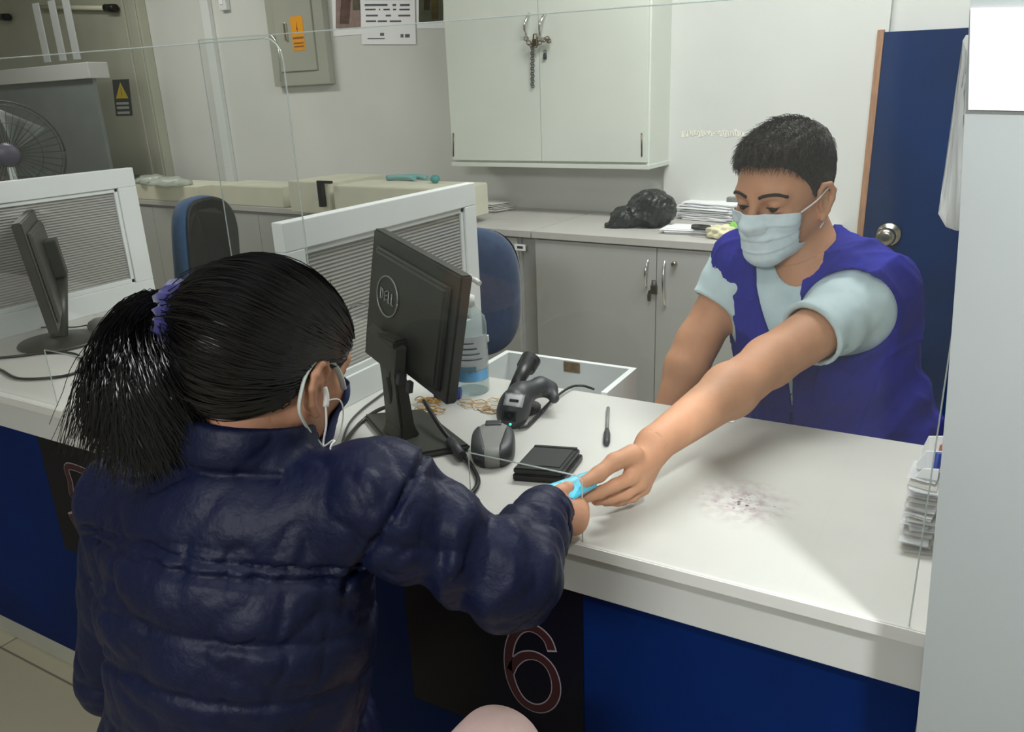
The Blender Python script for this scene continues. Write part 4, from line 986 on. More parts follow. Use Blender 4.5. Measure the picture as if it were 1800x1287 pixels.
def nz3(P, s, seed=0):
    """cheap smooth noise: a few rotated sine products"""
    r = np.random.RandomState(seed); o = np.zeros(len(P), f32)
    for k in range(4):
        A = r.randn(3, 3).astype(f32) * s; q = P @ A.T + r.rand(3).astype(f32) * 6
        o += np.sin(q[:, 0] + 1.3 * np.sin(q[:, 1])) * np.sin(q[:, 1] + q[:, 2]) 
    return o / 4
def isomesh(fn, lo, hi, h, proj=2):
    lo = np.array(lo, f32); hi = np.array(hi, f32); n = np.ceil((hi - lo) / h / 8).astype(int) * 8 + 1
    F = np.full(tuple(n), 1.0, f32); nb = (n - 1) // 8
    g = np.stack(np.meshgrid(*[np.arange(k) for k in nb], indexing='ij'), -1).reshape(-1, 3)
    cen = lo + (g * 8 + 4).astype(f32) * f32(h); dc = fn(cen)
    act = np.abs(dc) < 8 * h * 0.87 * 1.5 + 0.012
    L = np.stack(np.meshgrid(*[np.arange(9)] * 3, indexing='ij'), -1).reshape(-1, 3)
    for gi, dv in zip(g[~act], dc[~act]):
        if dv < 0: F[gi[0] * 8:gi[0] * 8 + 9, gi[1] * 8:gi[1] * 8 + 9, gi[2] * 8:gi[2] * 8 + 9] = -1
    A = g[act]
    for s in range(0, len(A), 800):
        I = (A[s:s + 800, None, :] * 8 + L[None]).reshape(-1, 3)
        F[I[:, 0], I[:, 1], I[:, 2]] = fn(lo + I.astype(f32) * f32(h))
    S = F < 0
    c = np.zeros(tuple(n - 1), np.int8)
    for dx in (0, 1):
        for dy in (0, 1):
            for dz_ in (0, 1): c += S[dx:n[0] - 1 + dx, dy:n[1] - 1 + dy, dz_:n[2] - 1 + dz_]
    ac = np.argwhere((c > 0) & (c < 8))
    acc = np.zeros((len(ac), 3), f32); cnt = np.zeros(len(ac), f32)
    cor = [(0, 0, 0), (1, 0, 0), (0, 1, 0), (1, 1, 0), (0, 0, 1), (1, 0, 1), (0, 1, 1), (1, 1, 1)]
    vals = [F[ac[:, 0] + q[0], ac[:, 1] + q[1], ac[:, 2] + q[2]] for q in cor]
    for i in range(8):
        for j in range(i + 1, 8):
            if sum(abs(a - b) for a, b in zip(cor[i], cor[j])) == 1:
                m = (vals[i] < 0) != (vals[j] < 0); t = np.where(m, vals[i] / np.where(m, vals[i] - vals[j], 1), 0)
                pt = np.array(cor[i], f32) + t[:, None] * (np.array(cor[j], f32) - np.array(cor[i], f32))
                acc += pt * m[:, None]; cnt += m
    Vt = lo + (ac + acc / cnt[:, None]) * f32(h)
    idv = np.full(tuple(n - 1), -1, np.int32); idv[ac[:, 0], ac[:, 1], ac[:, 2]] = np.arange(len(ac))
    Q = []
    for ax in range(3):
        o1, o2 = [(1, 2), (2, 0), (0, 1)][ax]
        sl = [slice(0, n[k] - 1) for k in range(3)]; sl2 = list(sl); sl2[ax] = slice(1, n[ax])
        d = S[tuple(sl)] != S[tuple(sl2)]; e = np.argwhere(d); e = e[(e[:, o1] > 0) & (e[:, o2] > 0)]
        def at(a, b):
            q = e.copy(); q[:, o1] -= a; q[:, o2] -= b; return idv[q[:, 0], q[:, 1], q[:, 2]]
        quad = np.stack([at(1, 1), at(0, 1), at(0, 0), at(1, 0)], 1)
        fl = ~S[e[:, 0], e[:, 1], e[:, 2]]; quad[fl] = quad[fl][:, ::-1]; Q.append(quad)
    Q = np.concatenate(Q); Q = Q[(Q >= 0).all(1)]
    for _ in range(proj):
        e = f32(h * .4); f0 = fn(Vt); G = np.stack([fn(Vt + np.eye(3, dtype=f32)[k] * e) - f0 for k in range(3)], 1) / e
        g2 = np.maximum((G * G).sum(1), .25); st = -(f0 / g2)[:, None] * G; ln = np.linalg.norm(st, axis=1, keepdims=True)
        Vt = Vt + st * np.minimum(1, h * .5 / np.maximum(ln, 1e-9))
    return Vt, Q
def iso_obj(name, fn, lo, hi, h, m, parent=None, origin=None):
    Vt, Q = isomesh(fn, lo, hi, h)
    if origin is not None: Vt = Vt - np.array(origin, f32)
    me = bpy.data.meshes.new(name); me.vertices.add(len(Vt)); me.vertices.foreach_set('co', Vt.astype(f32).ravel())
    me.loops.add(len(Q) * 4); me.polygons.add(len(Q)); me.loops.foreach_set('vertex_index', Q.astype(np.int32).ravel())
    me.polygons.foreach_set('loop_start', np.arange(0, len(Q) * 4, 4, dtype=np.int32)); me.polygons.foreach_set('loop_total', np.full(len(Q), 4, np.int32))
    me.update(calc_edges=True); me.validate(); me.polygons.foreach_set('use_smooth', [True] * len(me.polygons))
    try: me.set_sharp_from_angle(angle=R_(55))
    except Exception: pass
    me.materials.append(m); o = bpy.data.objects.new(name, me); link(o, parent)
    if origin is not None and parent is None: o.location = tuple(map(float, origin))
    return o
def grad_n(fn, P, e=.002):
    f0 = fn(P); G = np.stack([fn(P + np.eye(3, dtype=f32)[k] * f32(e)) - f0 for k in range(3)], 1); return f0, G / np.maximum(np.linalg.norm(G, axis=1, keepdims=True), 1e-9)
def snap(fn, P, off=0.0, it=4):
    P = np.array(P, f32)
    for _ in range(it):
        f0, G = grad_n(fn, P); P = P - G * (f0 - off)[:, None]
    return P, G
def strands(name, paths, r, m, parent, origin, n=3, taper=.25):
    """paths: (S, K, 3) array -> one mesh of thin tapering hair tubes"""
    paths = np.array(paths, f32) - np.array(origin, f32); S, K, _ = paths.shape
    T = np.gradient(paths, axis=1); T /= np.maximum(np.linalg.norm(T, axis=2, keepdims=True), 1e-9)
    ref = np.where(np.abs(T[..., 2:3]) > .9, np.array([1, 0, 0], f32), np.array([0, 0, 1], f32)); A = np.cross(T, ref); A /= np.maximum(np.linalg.norm(A, axis=2, keepdims=True), 1e-9); Bv = np.cross(T, A)
    rr = (np.array(r, f32).reshape(-1, 1) if np.ndim(r) else np.full((S, 1), r, f32)) * np.linspace(1, taper, K, dtype=f32)[None]
    ang = np.arange(n) * 2 * math.pi / n
    ring = paths[:, :, None, :] + (A[:, :, None, :] * np.cos(ang)[None, None, :, None] + Bv[:, :, None, :] * np.sin(ang)[None, None, :, None]) * rr[:, :, None, None]
    Vt = ring.reshape(-1, 3).astype(f32); base = (np.arange(S)[:, None, None] * K + np.arange(K - 1)[None, :, None]) * n + np.arange(n)[None, None, :]
    nxt = (np.arange(S)[:, None, None] * K + np.arange(K - 1)[None, :, None]) * n + ((np.arange(n) + 1) % n)[None, None, :]
    Q = np.stack([base, nxt, nxt + n, base + n], -1).reshape(-1, 4)
    me = bpy.data.meshes.new(name); me.vertices.add(len(Vt)); me.vertices.foreach_set('co', Vt.ravel()); me.loops.add(len(Q) * 4); me.polygons.add(len(Q))
    me.loops.foreach_set('vertex_index', Q.astype(np.int32).ravel()); me.polygons.foreach_set('loop_start', np.arange(0, len(Q) * 4, 4, dtype=np.int32)); me.polygons.foreach_set('loop_total', np.full(len(Q), 4, np.int32))
    me.update(calc_edges=True); me.polygons.foreach_set('use_smooth', [True] * len(me.polygons)); me.materials.append(m)
    return link(bpy.data.objects.new(name, me), parent)
def join_into(a, b):
    """append mesh of b to a (same origin) and remove b"""
    bm = bmesh.new(); bm.from_mesh(a.data); bm.from_mesh(b.data); bm.to_mesh(a.data); bm.free()
    a.data.polygons.foreach_set('use_smooth', [True] * len(a.data.polygons)); 
    try: a.data.set_sharp_from_angle(angle=R_(55))
    except Exception: pass
    me = b.data; bpy.data.objects.remove(b); bpy.data.meshes.remove(me)

# head in its own frame: x = person's right, y = forward, z = up, origin midway between the ears
EARP = [(.004, .004, -.024), (.006, -.006, -.014), (.010, -.014, .002), (.012, -.015, .016), (.010, -.008, .027), (.006, .003, .028), (.004, .010, .020), (.002, .011, .010)]
EARS = 1.16
def head_f(q, s=1.0, ears=True):
    q = q / f32(s)
    d = ell(q, (0, -.014, .046), (.073, .094, .083))
    d = smin(d, ell(q, (0, .030, .030), (.063, .066, .070)), .03)
    d = smin(d, ell(q, (0, .030, -.036), (.052, .058, .052)), .03)
    for sx in (-1, 1):
        d = smin(d, cap(q, (sx * .052, .000, -.030), (sx * .014, .074, -.074), .016, .015), .03)
        d = smin(d, ell(q, (sx * .040, .062, -.010), (.022, .020, .018)), .02)
        d = smin(d, cap(q, (sx * .016, .087, .034), (sx * .042, .076, .034), .010, .010), .014)
    d = smin(d, ell(q, (0, .078, -.072), (.020, .018, .018)), .02)
    d = smin(d, ell(q, (0, .082, -.046), (.026, .016, .014)), .016)
    for sx in (-1, 1):
        d = smax(d, -ell(q, (sx * .031, .101, .015), (.018, .018, .0115)), .010)
    d = smin(d, cap(q, (0, .094, .026), (0, .112, -.014), .0072, .0105), .010)
    for sx in (-1, 1):
        d = smin(d, ell(q, (sx * .0115, .102, -.018), (.008, .010, .0075)), .006)
        d = smin(d, ell(q, (sx * .031, .0775, .0185), (.0155, .0145, .0105)), .004)      # upper lid, eye cast down
        d = smin(d, ell(q, (sx * .031, .0775, .0070), (.0150, .0120, .0060)), .004)
    d = smin(d, ell(q, (0, .096, -.043), (.020, .007, .0045)), .005); d = smin(d, ell(q, (0, .095, -.052), (.017, .007, .005)), .004)
    if ears:
        for sx in (-1, 1):
            e = np.stack([(q[:, 0] * sx - .0725), q[:, 1], q[:, 2]], 1) / f32(EARS)
            d = smin(d, ell(e, (.002, -.004, .002), (.006, .013, .024)), .006)
            d = smin(d, chain(e, EARP, [.0052, .0042, .0040, .0040, .0040, .0040, .0036, .003], .003), .003)
            d = smin(d, cap(e, (.004, -.006, .012), (.004, -.006, -.010), .003, .003), .003)
            d = smax(d, -ell(e, (.010, .003, -.001), (.006, .0065, .009)), .003)
    return d * f32(s)
def to_local(P, O, X, Y, Z): 
    q = P - np.array(O, f32); return np.stack([q @ np.array(X, f32), q @ np.array(Y, f32), q @ np.array(Z, f32)], 1)
def fr(f, pitch, roll=0.0):
    """head frame from a heading (horizontal) tilted down by pitch"""
    f = nrmz([f[0], f[1], 0]); x = np.array([f[1], -f[0], 0]); z = np.array([0, 0, 1.0])
    y2 = f * math.cos(pitch) - z * math.sin(pitch); z2 = z * math.cos(pitch) + f * math.sin(pitch)
    x2 = x * math.cos(roll) + z2 * math.sin(roll); z3 = z2 * math.cos(roll) - x * math.sin(roll)
    return x2, y2, z3
def bake(O, X, Y, Z):
    return lambda p: np.array(O) + np.array(X) * p[0] + np.array(Y) * p[1] + np.array(Z) * p[2]
def hand_f(P, wrist, palm_c, kn, fingers, thumb, s=1.0):
    """wrist point, palm centre, knuckle list, each finger a polyline from its knuckle, thumb polyline"""
    d = None
    for k in kn:
        e = cap(P, wrist, k, .017 * s, .0118 * s); d = e if d is None else smin(d, e, .012)
    d = smin(d, ell(P, palm_c, (.022 * s, .022 * s, .020 * s)), .02)
    for fp, r in fingers:
        rs = [r * s * x for x in (1.12, 1.0, .92, .80)][:len(fp)]
        d = smin(d, chain(P, fp, rs, .004), .005)
    d = smin(d, chain(P, thumb, [.0155 * s, .0118 * s, .0105 * s, .0088 * s][:len(thumb)], .006), .008)
    return d
def skin_mat(name, base, low):
    m = mat(name, base, .58, var=.05, vscale=14, bump=.06, bscale=220, sss=.06, spec=.45); return m

# ------------------------------------------------------------------ the clerk
skinC = skin_mat('tan_skin', (205, 150, 116), None)
Hf = fr((-.36, -.93), R_(11), R_(0)); hs = 1.03
earC = W(1449, 356, 1.47); HO = earC + Hf[0] * .078 * hs
shL, shR = W(1532, 520, 1.50), W(1306, 470, 1.63)      # his left (reaching) and right shoulder joints
elL, wrL = W(1352, 636, 1.37), W(1150, 782, 1.165)
elR, wrR = W(1226, 602, 1.66), W(1172, 722, 1.66)
lat = nrmz(shL - shR); nbk = (shL + shR) / 2 + np.array([0, 0, .045]) + np.array([0, .02, 0])
pel = W(1478, 830, 1.68); upv = nrmz(nbk - pel); fwd = nrmz(np.cross(lat, upv)); 
if fwd[1] > 0: fwd = -fwd
latt = nrmz(np.cross(upv, fwd)); latt = latt if latt @ lat > 0 else -latt
TA = np.stack([latt, fwd, upv])
def tl(a, u, f=0.0): return nbk + latt * a - upv * u + fwd * f     # torso-local: a to his left, u down, f forward
TL_ = float(np.linalg.norm(nbk - pel))
def c_torso(P, inf=0.0):
    d = ell(P, tl(0, .15, -.005), (.165, .105, .17), TA)
    d = smin(d, ell(P, tl(0, .33, .01), (.165, .118, .17), TA), .06)
    d = smin(d, ell(P, tl(0, .46, .01), (.160, .120, .12), TA), .06)
    d = smin(d, cap(P, shR, nbk - upv * .03, .055, .05), .05); d = smin(d, cap(P, shL, nbk - upv * .03, .058, .05), .05)
    d = smin(d, ell(P, tl(.08, .10, .055), (.07, .05, .07), TA), .04); d = smin(d, ell(P, tl(-.08, .10, .055), (.07, .05, .07), TA), .04)
    return d
def c_armL(P): return smin(cap(P, shL, elL, .054, .043), smin(cap(P, elL, elL * .62 + wrL * .38 + np.array([0, 0, -.002]), .041, .042), cap(P, elL * .62 + wrL * .38, wrL, .042, .0265), .02), .02)
def c_armR(P): return smin(cap(P, shR, elR, .052, .043), smin(cap(P, elR, elR * .65 + wrR * .35, .042, .043), cap(P, elR * .65 + wrR * .35, wrR, .043, .027), .02), .02)
# left hand, pinching the card
kI, kM, kR, kP = W(1128, 838, 1.125), W(1136, 852, 1.135), W(1132, 866, 1.150), W(1124, 874, 1.165)
hL = dict(wrist=wrL, palm_c=W(1122, 812, 1.150), kn=[W(1110, 834, 1.122), W(1124, 846, 1.135), W(1130, 852, 1.150), W(1126, 858, 1.162)],
 fingers=[([W(1108, 841, 1.120), W(1081, 853, 1.105), W(1054, 866, 1.095), W(1028, 876, 1.085)], .0090),
          ([W(1124, 850, 1.135), W(1100, 867, 1.130), W(1074, 876, 1.120), W(1048, 880, 1.112)], .0090),
          ([W(1130, 858, 1.152), W(1110, 873, 1.148), W(1086, 880, 1.140), W(1064, 882, 1.134)], .0086),
          ([W(1126, 862, 1.168), W(1112, 874, 1.166), W(1094, 880, 1.158), W(1078, 880, 1.152)], .0076)],
 thumb=[W(1112, 800, 1.125), W(1080, 812, 1.105), W(1052, 834, 1.090), W(1026, 849, 1.074)])
hdir = nrmz(wrR - elR)
hR0 = wrR + hdir * .05; side = nrmz(np.cross(hdir, (0, 0, 1))); 
def rf(i, k):
    b0 = hR0 + side * (.012 - .0 + (i - 1.5) * .019) * 1.0
    L = [.0, .034, .058, .078][k] * [1, 1.1, 1.03, .82][i]
    return b0 + hdir * (.035 + L) + np.array([0, -.004 * k * k, 0])
hRd = dict(wrist=wrR, palm_c=wrR + hdir * .05, kn=[rf(i, 0) for i in range(4)], fingers=[([rf(i, k) for k in range(4)], .0088) for i in range(4)],
 thumb=[wrR + hdir * .02 + side * .02, wrR + hdir * .05 + side * .038, wrR + hdir * .08 + side * .044])
HLc = lambda P: to_local(P, HO, *Hf)
hw = bake(HO, *Hf)
def c_body(P):
    d = smin(c_torso(P) + .004, cap(P, hw((0, -.02, -.03)), nbk + upv * .0, .056, .062), .03)
    d = smin(d, head_f(HLc(P), hs), .016)
    d = smin(d, c_armL(P), .03); d = smin(d, c_armR(P), .03)
    d = smin(d, hand_f(P, **hL), .014); d = smin(d, hand_f(P, **hRd), .014)
    # hips and thighs, seated
    for s in (-1, 1):
        hp = tl(s * .085, .52, .0); kn = hp * [1, 1, 0] + np.array([s * .03 - .06, -.16, .47])
        d = smin(d, cap(P, hp, kn, .085, .06), .04)
    return d
def bb(*pts, pad=.1):
    A = np.array(pts); return A.min(0) - pad, A.max(0) + pad
lo, hi = bb(HO + [0, 0, .12], wrL, W(1030, 880, 1.09), pel, shL, shR, hR0 + hdir * .13, tl(0, .62), pad=.12)
def body_mesh(fn, lo, hi, zones, h, m, O):
    """one body: a coarse pass plus finer passes inside the head and hand zones, welded into the same mesh"""
    def coarse(P):
        d = fn(P)
        for c, r, hh in zones: d = np.maximum(d, (r - .003) - np.linalg.norm(P - np.array(c, f32), axis=1))
        return d
    o = iso_obj('person', coarse, lo, hi, h, m, None, origin=O)
    for c, r, hh in zones:
        fz = lambda P, c=c, r=r: np.maximum(fn(P), np.linalg.norm(P - np.array(c, f32), axis=1) - r)
        z = iso_obj('zone', fz, np.array(c) - r - .01, np.array(c) + r + .01, hh, m, None, origin=O); join_into(o, z)
    return o
clerk = body_mesh(c_body, lo, hi, [(W(1085, 840, 1.12), .088, .0018), (HO + Hf[1] * .02 + Hf[2] * .03, .150, .0024)], .0048, skinC, (float(pel[0]), float(pel[1]), 0.0))
# a finer head and hand replace the coarse ones by one more pass over the same field is not needed: same mesh, projected vertices
tag(clerk, 'man in a blue vest, pale tee and surgical mask reaching over the counter', 'person')
CO = np.array([float(pel[0]), float(pel[1]), 0.0])
def child(name, fn, lo, hi, h, m, par, O): return iso_obj(name, fn, lo, hi, h, m, par, origin=O)
# tee shirt
tee = mat('pale_blue_grey_jersey', (198, 218, 222), .85, var=.03, vscale=30, bump=.08, bscale=500, sheen=.15)
teeneck = hw((0, -.03, -.085))
ad = nrmz(elL - shL); ar = nrmz(elR - shR); la, lr_ = np.linalg.norm(elL - shL), np.linalg.norm(elR - shR)
def sleeve(P, sh, el, t0, t1, r0, r1, seed):
    a = np.array(sh); d_ = nrmz(el - sh); L = np.linalg.norm(el - sh)
    s = cap(P, a, a + d_ * L * t1, r0, r1)
    u = (P - a.astype(f32)) @ d_.astype(f32)
    fold = .0022 * np.sin(u * 95 + 3 * nz3(P, 9, seed)) * np.clip(u / .05, 0, 1) + .0028 * nz3(P, 26, seed)
    return s + fold, u - L * t0
def c_tee(P):
    d = c_torso(P) - .006
    s1, u1 = sleeve(P, shL, elL, .62, .9, .062, .060, 3); s2, u2 = sleeve(P, shR, elR, .50, .8, .064, .062, 5)
    d = smin(d, smax(s1, u1, .004), .03); d = smin(d, smax(s2, u2, .004), .03)
    # opening at the neck
    nk = cap(P, hw((0, -.02, -.06)), nbk + fwd * .03 - upv * .01, .066, .060); d = smax(d, -nk, .006)
    # hollow the sleeves so the arms show at the ends
    d = smax(d, -(cap(P, shL + ad * la * .30, elL, .054, .052)), .004); d = smax(d, -cap(P, shR + ar * lr_ * .3, elR, .052, .050), .004)
    return d - .003 * (1 - np.abs(nz3(P, 14, 9))) ** 3 + .001
lo, hi = bb(nbk + [0, 0, .04], shL, shR, tl(0, .5), tl(.1, .3), shL + ad * la * .7, shR + ar * lr_ * .5, pad=.15)
child('tee_shirt', c_tee, lo, hi, .0045, tee, clerk, CO)
# vest
vestm = mat('royal_blue_twill', (38, 40, 142), .85, var=.08, vscale=14, bump=.55, bscale=13, spec=.15)
def c_vest(P):
    q = P - nbk.astype(f32); a = q @ latt.astype(f32); u = -(q @ upv.astype(f32)); f = q @ fwd.astype(f32)
    d = c_torso(P) - .017
    d = smin(d, ell(P, tl(.02, .45, -.02), (.185, .145, .16), TA) , .05)
    d = d - .011 * (1 - np.abs(nz3(P, 11, 21))) ** 4 - .006 * (1 - np.abs(nz3(P, 24, 22))) ** 4 + .004 + .003 * np.sin(u * 70 + a * 50 + 3 * nz3(P, 8, 2)) * np.clip((u - .10) * 8, 0, 1)
    # armholes
    ah = cap(P, shL + ad * .082 + latt * .008, shL + ad * .28, .079, .092)
    d = smax(d, -ah, .006)
    ah2 = smin(cap(P, shR + ar * .01, shR + ar * .25, .060, .078), cap(P, shR - latt * .03, shR - latt * .2, .055, .1), .02); d = smax(d, -ah2, .006)
    # V opening in front, ring at the neck
    wv = np.clip((.24 - u) * .21, .0005, .045) ; vv = np.abs(a + .030) - wv; vcut = np.maximum(vv, -(f)) ; vcut = np.maximum(vcut, -.13 - u); d = smax(d, -vcut, .004)
    nk = cap(P, hw((0, -.02, -.05)), nbk + fwd * .035, .072, .066); d = smax(d, -nk, .008)
    # front opening seam and side pocket seam
    d = d + .003 * np.exp(-((a + .030) / .003) ** 2) * (f > 0)
    d = smax(d, u - .60, .01)
    # hollow
    d = smax(d, -(c_torso(P) - .003), .002)
    # standing flap of the collar on both sides of the V
    return d
child('vest', c_vest, lo, hi, .0045, vestm, clerk, CO)
# name slip on the vest
tg = np.stack([W(1366, 551, 1.40), W(1390, 551, 1.40), W(1392, 560, 1.40), W(1366, 563, 1.40)])
Pn, Gn = snap(c_vest, tg, .0015); b = BM(); hexa(b, [p - CO for p in Pn], [p - CO + g * .0015 for p, g in zip(Pn, Gn)]); nt_ = obj('name_tape', b, M['paper'], clerk); nt_['label'] = 'white name tape on the chest'
# trousers
trm = mat('dark_trouser_cloth', (28, 30, 44), .85, var=.05, vscale=40)
def c_tr(P):
    d = None
    for s in (-1, 1):
        hp = tl(s * .085, .52, .0); kn = hp * [1, 1, 0] + np.array([s * .03 - .06, -.16, .47]); ft_ = kn * [1, 1, 0] + np.array([0, .02, .05])
        e = smin(cap(P, hp, kn, .10, .074), cap(P, kn, ft_, .068, .05), .03); d = e if d is None else smin(d, e, .04)
    d = smin(d, ell(P, tl(0, .53, 0), (.18, .13, .09), TA), .04); return smax(d, -(P[:, 2] - .03), .01)
hp = tl(0, .52); child('trousers', c_tr, np.array([hp[0] - .35, hp[1] - .45, 0.0]), np.array([hp[0] + .35, hp[1] + .25, .75]), .008, trm, clerk, CO)
# hair
def mkhair(name, c1, c2, rough):
    m = mat(name, c1, rough, var=.3, vscale=90, col2=c2, bump=.5, bscale=260, spec=.5); return m
hairC = mkhair('short_dark_brown_hair', (58, 46, 38), (26, 20, 18), .5)
def hairline_c(q):   # negative inside the hair zone, head-local metres
    x, y, z = q[:, 0], q[:, 1], q[:, 2]
    zl = np.interp(y, [-.11, -.06, -.03, -.012, .004, .022, .040, .060, .078, .10], [-.060, -.052, -.03, .020, .002, .020, .050, .076, .086, .090]).astype(f32)
    return zl - z
def c_hair(P):
    q = HLc(P) / f32(hs); top = np.clip((q[:, 2] - .055) / .06, 0, 1); fr_ = np.clip((q[:, 1]) / .09, 0, 1)
    off = .0022 + .012 * top + .005 * fr_ * top
    d = smin(ell(q, (0, -.014, .046), (.073, .094, .083)), ell(q, (0, .030, .034), (.063, .066, .072)), .03) - off
    st = np.sin(q[:, 0] * 420 + 6 * nz3(q, 26, 4)) * .0011 * top + .0022 * nz3(q, 90, 8) * top
    d = d + st
    d = smax(d, hairline_c(q) + .005 * nz3(q, 90, 3) + .003 * nz3(q, 260, 6), .004)
    return smax(d, -(ell(q, (0, -.014, .046), (.070, .091, .080))), .002) * f32(hs)
lo, hi = bb(HO + Hf[2] * .05, pad=.17)
hr = child('hair', c_hair, lo, hi, .0028, hairC, clerk, CO)
rs = np.random.RandomState(4)
R0_ = rs.randn(9000, 3); R0_ /= np.linalg.norm(R0_, axis=1, keepdims=True); q0 = (R0_ * [.08, .10, .09] + [0, 0, .05]).astype(f32)
hl = hairline_c(q0); q0 = q0[(hl < -.002)]
Pw = np.array(HO, f32) + (q0 * hs) @ np.stack(Hf).astype(f32)
Ps, Gs = snap(c_hair, Pw, -.001); ql = HLc(Ps) / hs; top = np.clip((ql[:, 2] - .05) / .06, 0, 1)
flow = np.stack([ql[:, 0] * 2.0 + .1 * rs.randn(len(ql)), .9 * np.ones(len(ql)), -.25 * np.ones(len(ql))], 1) * top[:, None] + np.stack([0 * top, -.1 * np.ones(len(ql)), -1 * np.ones(len(ql))], 1) * (1 - top)[:, None]
flow = flow + rs.randn(*flow.shape) * .28; fw_ = flow @ np.stack(Hf); fw_ = fw_ - Gs * (fw_ * Gs).sum(1, keepdims=True) * .9; fw_ /= np.linalg.norm(fw_, axis=1, keepdims=True)
Ln = (.006 + .020 * top + .004 * rs.rand(len(ql)))[:, None]
paths = np.stack([Ps, Ps + fw_ * Ln * .45 + Gs * (.0015 + .005 * top[:, None]), Ps + fw_ * Ln + Gs * (.001 + .006 * top[:, None] * rs.rand(len(ql), 1))], 1)
s_ = strands('hair_tufts', paths, .00062, hairC, clerk, CO); join_into(hr, s_)
# brows, eyes
dk = mat('black_brow_hair', (34, 26, 22), .7, var=.2, vscale=200)
hf = lambda P: head_f(HLc(P), hs)
for sx in (-1, 1):
    pts = np.array([hw((sx * x * hs, y * hs, z * hs)) for x, y, z in ((.013, .10, .0335), (.022, .10, .0375), (.033, .095, .039), (.043, .085, .037), (.050, .075, .032))])
    Pp, G = snap(hf, pts, .0008); b = BM(); tube(b, [p - CO for p in smoothpath(Pp, 4)], [.0014] + [.0030] * 6 + [.0034] * 4 + [.0026] * 3 + [.0016] * 3, 8, flat=.5) if False else tube(b, [p - CO for p in smoothpath(Pp, 4)], .0030, 8)
    eb = obj('eyebrow', b, dk, clerk, True)
    c = np.array(hw((sx * .031 * hs, .0815 * hs, .0125 * hs))) - CO
    b = BM(); bmesh.ops.create_uvsphere(b, u_segments=20, v_segments=14, radius=.0105 * hs, matrix=Matrix.Translation(V(tuple(c)))); obj('eye', b, mat('dark_eye_%s' % ('a' if sx < 0 else 'b'), (48, 34, 28), .15), clerk, True)
    pts = np.array([hw((sx * x * hs, y * hs, z * hs)) for x, y, z in ((.019, .092, .0125), (.026, .096, .0115), (.034, .094, .0115), (.044, .086, .014))]); Pp, G = snap(hf, pts, .0004)
    b = BM(); tube(b, [p - CO for p in smoothpath(Pp, 4)], .0011, 6); obj('lash_line', b, dk, clerk, True)
# pleated mask
def mask_obj(name, m, O_, frame, s, par, origin, pleat=.0022, ztop=.004, zbot=-.100, wide=1.12):
    X, Y, Z = frame; n, k = 49, 41; bm = BM(); grid = []
    field = lambda P: head_f(to_local(P, O_, X, Y, Z), s, False)
    pts = []
    for j in range(k):
        v = j / (k - 1)
        for i in range(n):
            a = (i / (n - 1) * 2 - 1); th = a * wide
            z = ztop + (zbot - ztop) * v + .004 * math.cos(a * 1.6) * (1 - v)
            z += abs(a) ** 2 * (.030 * (v - .18))       # side edge shorter than the middle
            rx, ry = .074 - .008 * v, .100 - .012 * v
            x = rx * math.sin(th) ; y = .012 + ry * math.cos(th) + .012 * math.exp(-(a / .22) ** 2) * math.exp(-((v - .25) / .35) ** 2)
            if v > .80: y -= .055 * ((v - .80) / .20) ** 2
            pts.append((x, y, z))
    q = np.array(pts, f32) * f32(s); Pw = (np.array(O_, f32) + q @ np.stack([X, Y, Z]).astype(f32))
    f0, G = grad_n(field, Pw); aa = np.abs(np.tile(np.linspace(-1, 1, n), k)); 
    want = .0032 + .006 * (1 - aa ** 3); push = np.clip(want - f0, 0, .04) - np.clip(f0 - (want + .004 * (1 - aa)), 0, .03) * .8
    Pw = Pw + G * push[:, None]
    vv = np.repeat(np.linspace(0, 1, k), n); ph = (vv * 4.2) % 1.0; saw = np.where((vv > .14) & (vv < .86), ph, .5) - .5
    Pw = Pw + np.array(Y, f32)[None] * (saw * pleat * 2)[:, None]
    Pw = Pw - np.array(origin, f32)
    V_ = [bm.verts.new(tuple(map(float, p))) for p in Pw]
    for j in range(k - 1):
        for i in range(n - 1): bm.faces.new([V_[j * n + i], V_[j * n + i + 1], V_[(j + 1) * n + i + 1], V_[(j + 1) * n + i]])
    bmesh.ops.recalc_face_normals(bm, faces=bm.faces); bmesh.ops.solidify(bm, geom=bm.faces[:], thickness=.0012)
    o = obj(name, bm, m, par, True)
    C4 = [Pw[0], Pw[n - 1], Pw[(k - 1) * n], Pw[k * n - 1]]
    return o, [c + np.array(origin) for c in C4]
mkm = mat('pale_blue_surgical_mask', (222, 240, 247), .8, var=.02, vscale=60, bump=.04, bscale=300)
mo, C4 = mask_obj('face_mask', mkm, HO, Hf, hs, clerk, CO)
lp_ = mat('white_elastic', (240, 240, 238), .7)
for sx, (ct_, cb_) in ((-1, (C4[0], C4[2])), (1, (C4[1], C4[3]))):
    et = hw((sx * .082 * hs, -.010 * hs, .024 * hs)); em = hw((sx * .086 * hs, -.020 * hs, .004 * hs)); eb_ = hw((sx * .080 * hs, -.006 * hs, -.024 * hs)); 
    b = BM(); tube(b, [p - CO for p in smoothpath([ct_, (ct_ + et) / 2 + np.array(hw((sx * .004, 0, 0))) - HO, et, em, eb_, (cb_ + eb_) / 2 + np.array(hw((sx * .004, 0, 0))) - HO, cb_], 6)], .0015, 6); obj('ear_loop', b, lp_, mo, True)

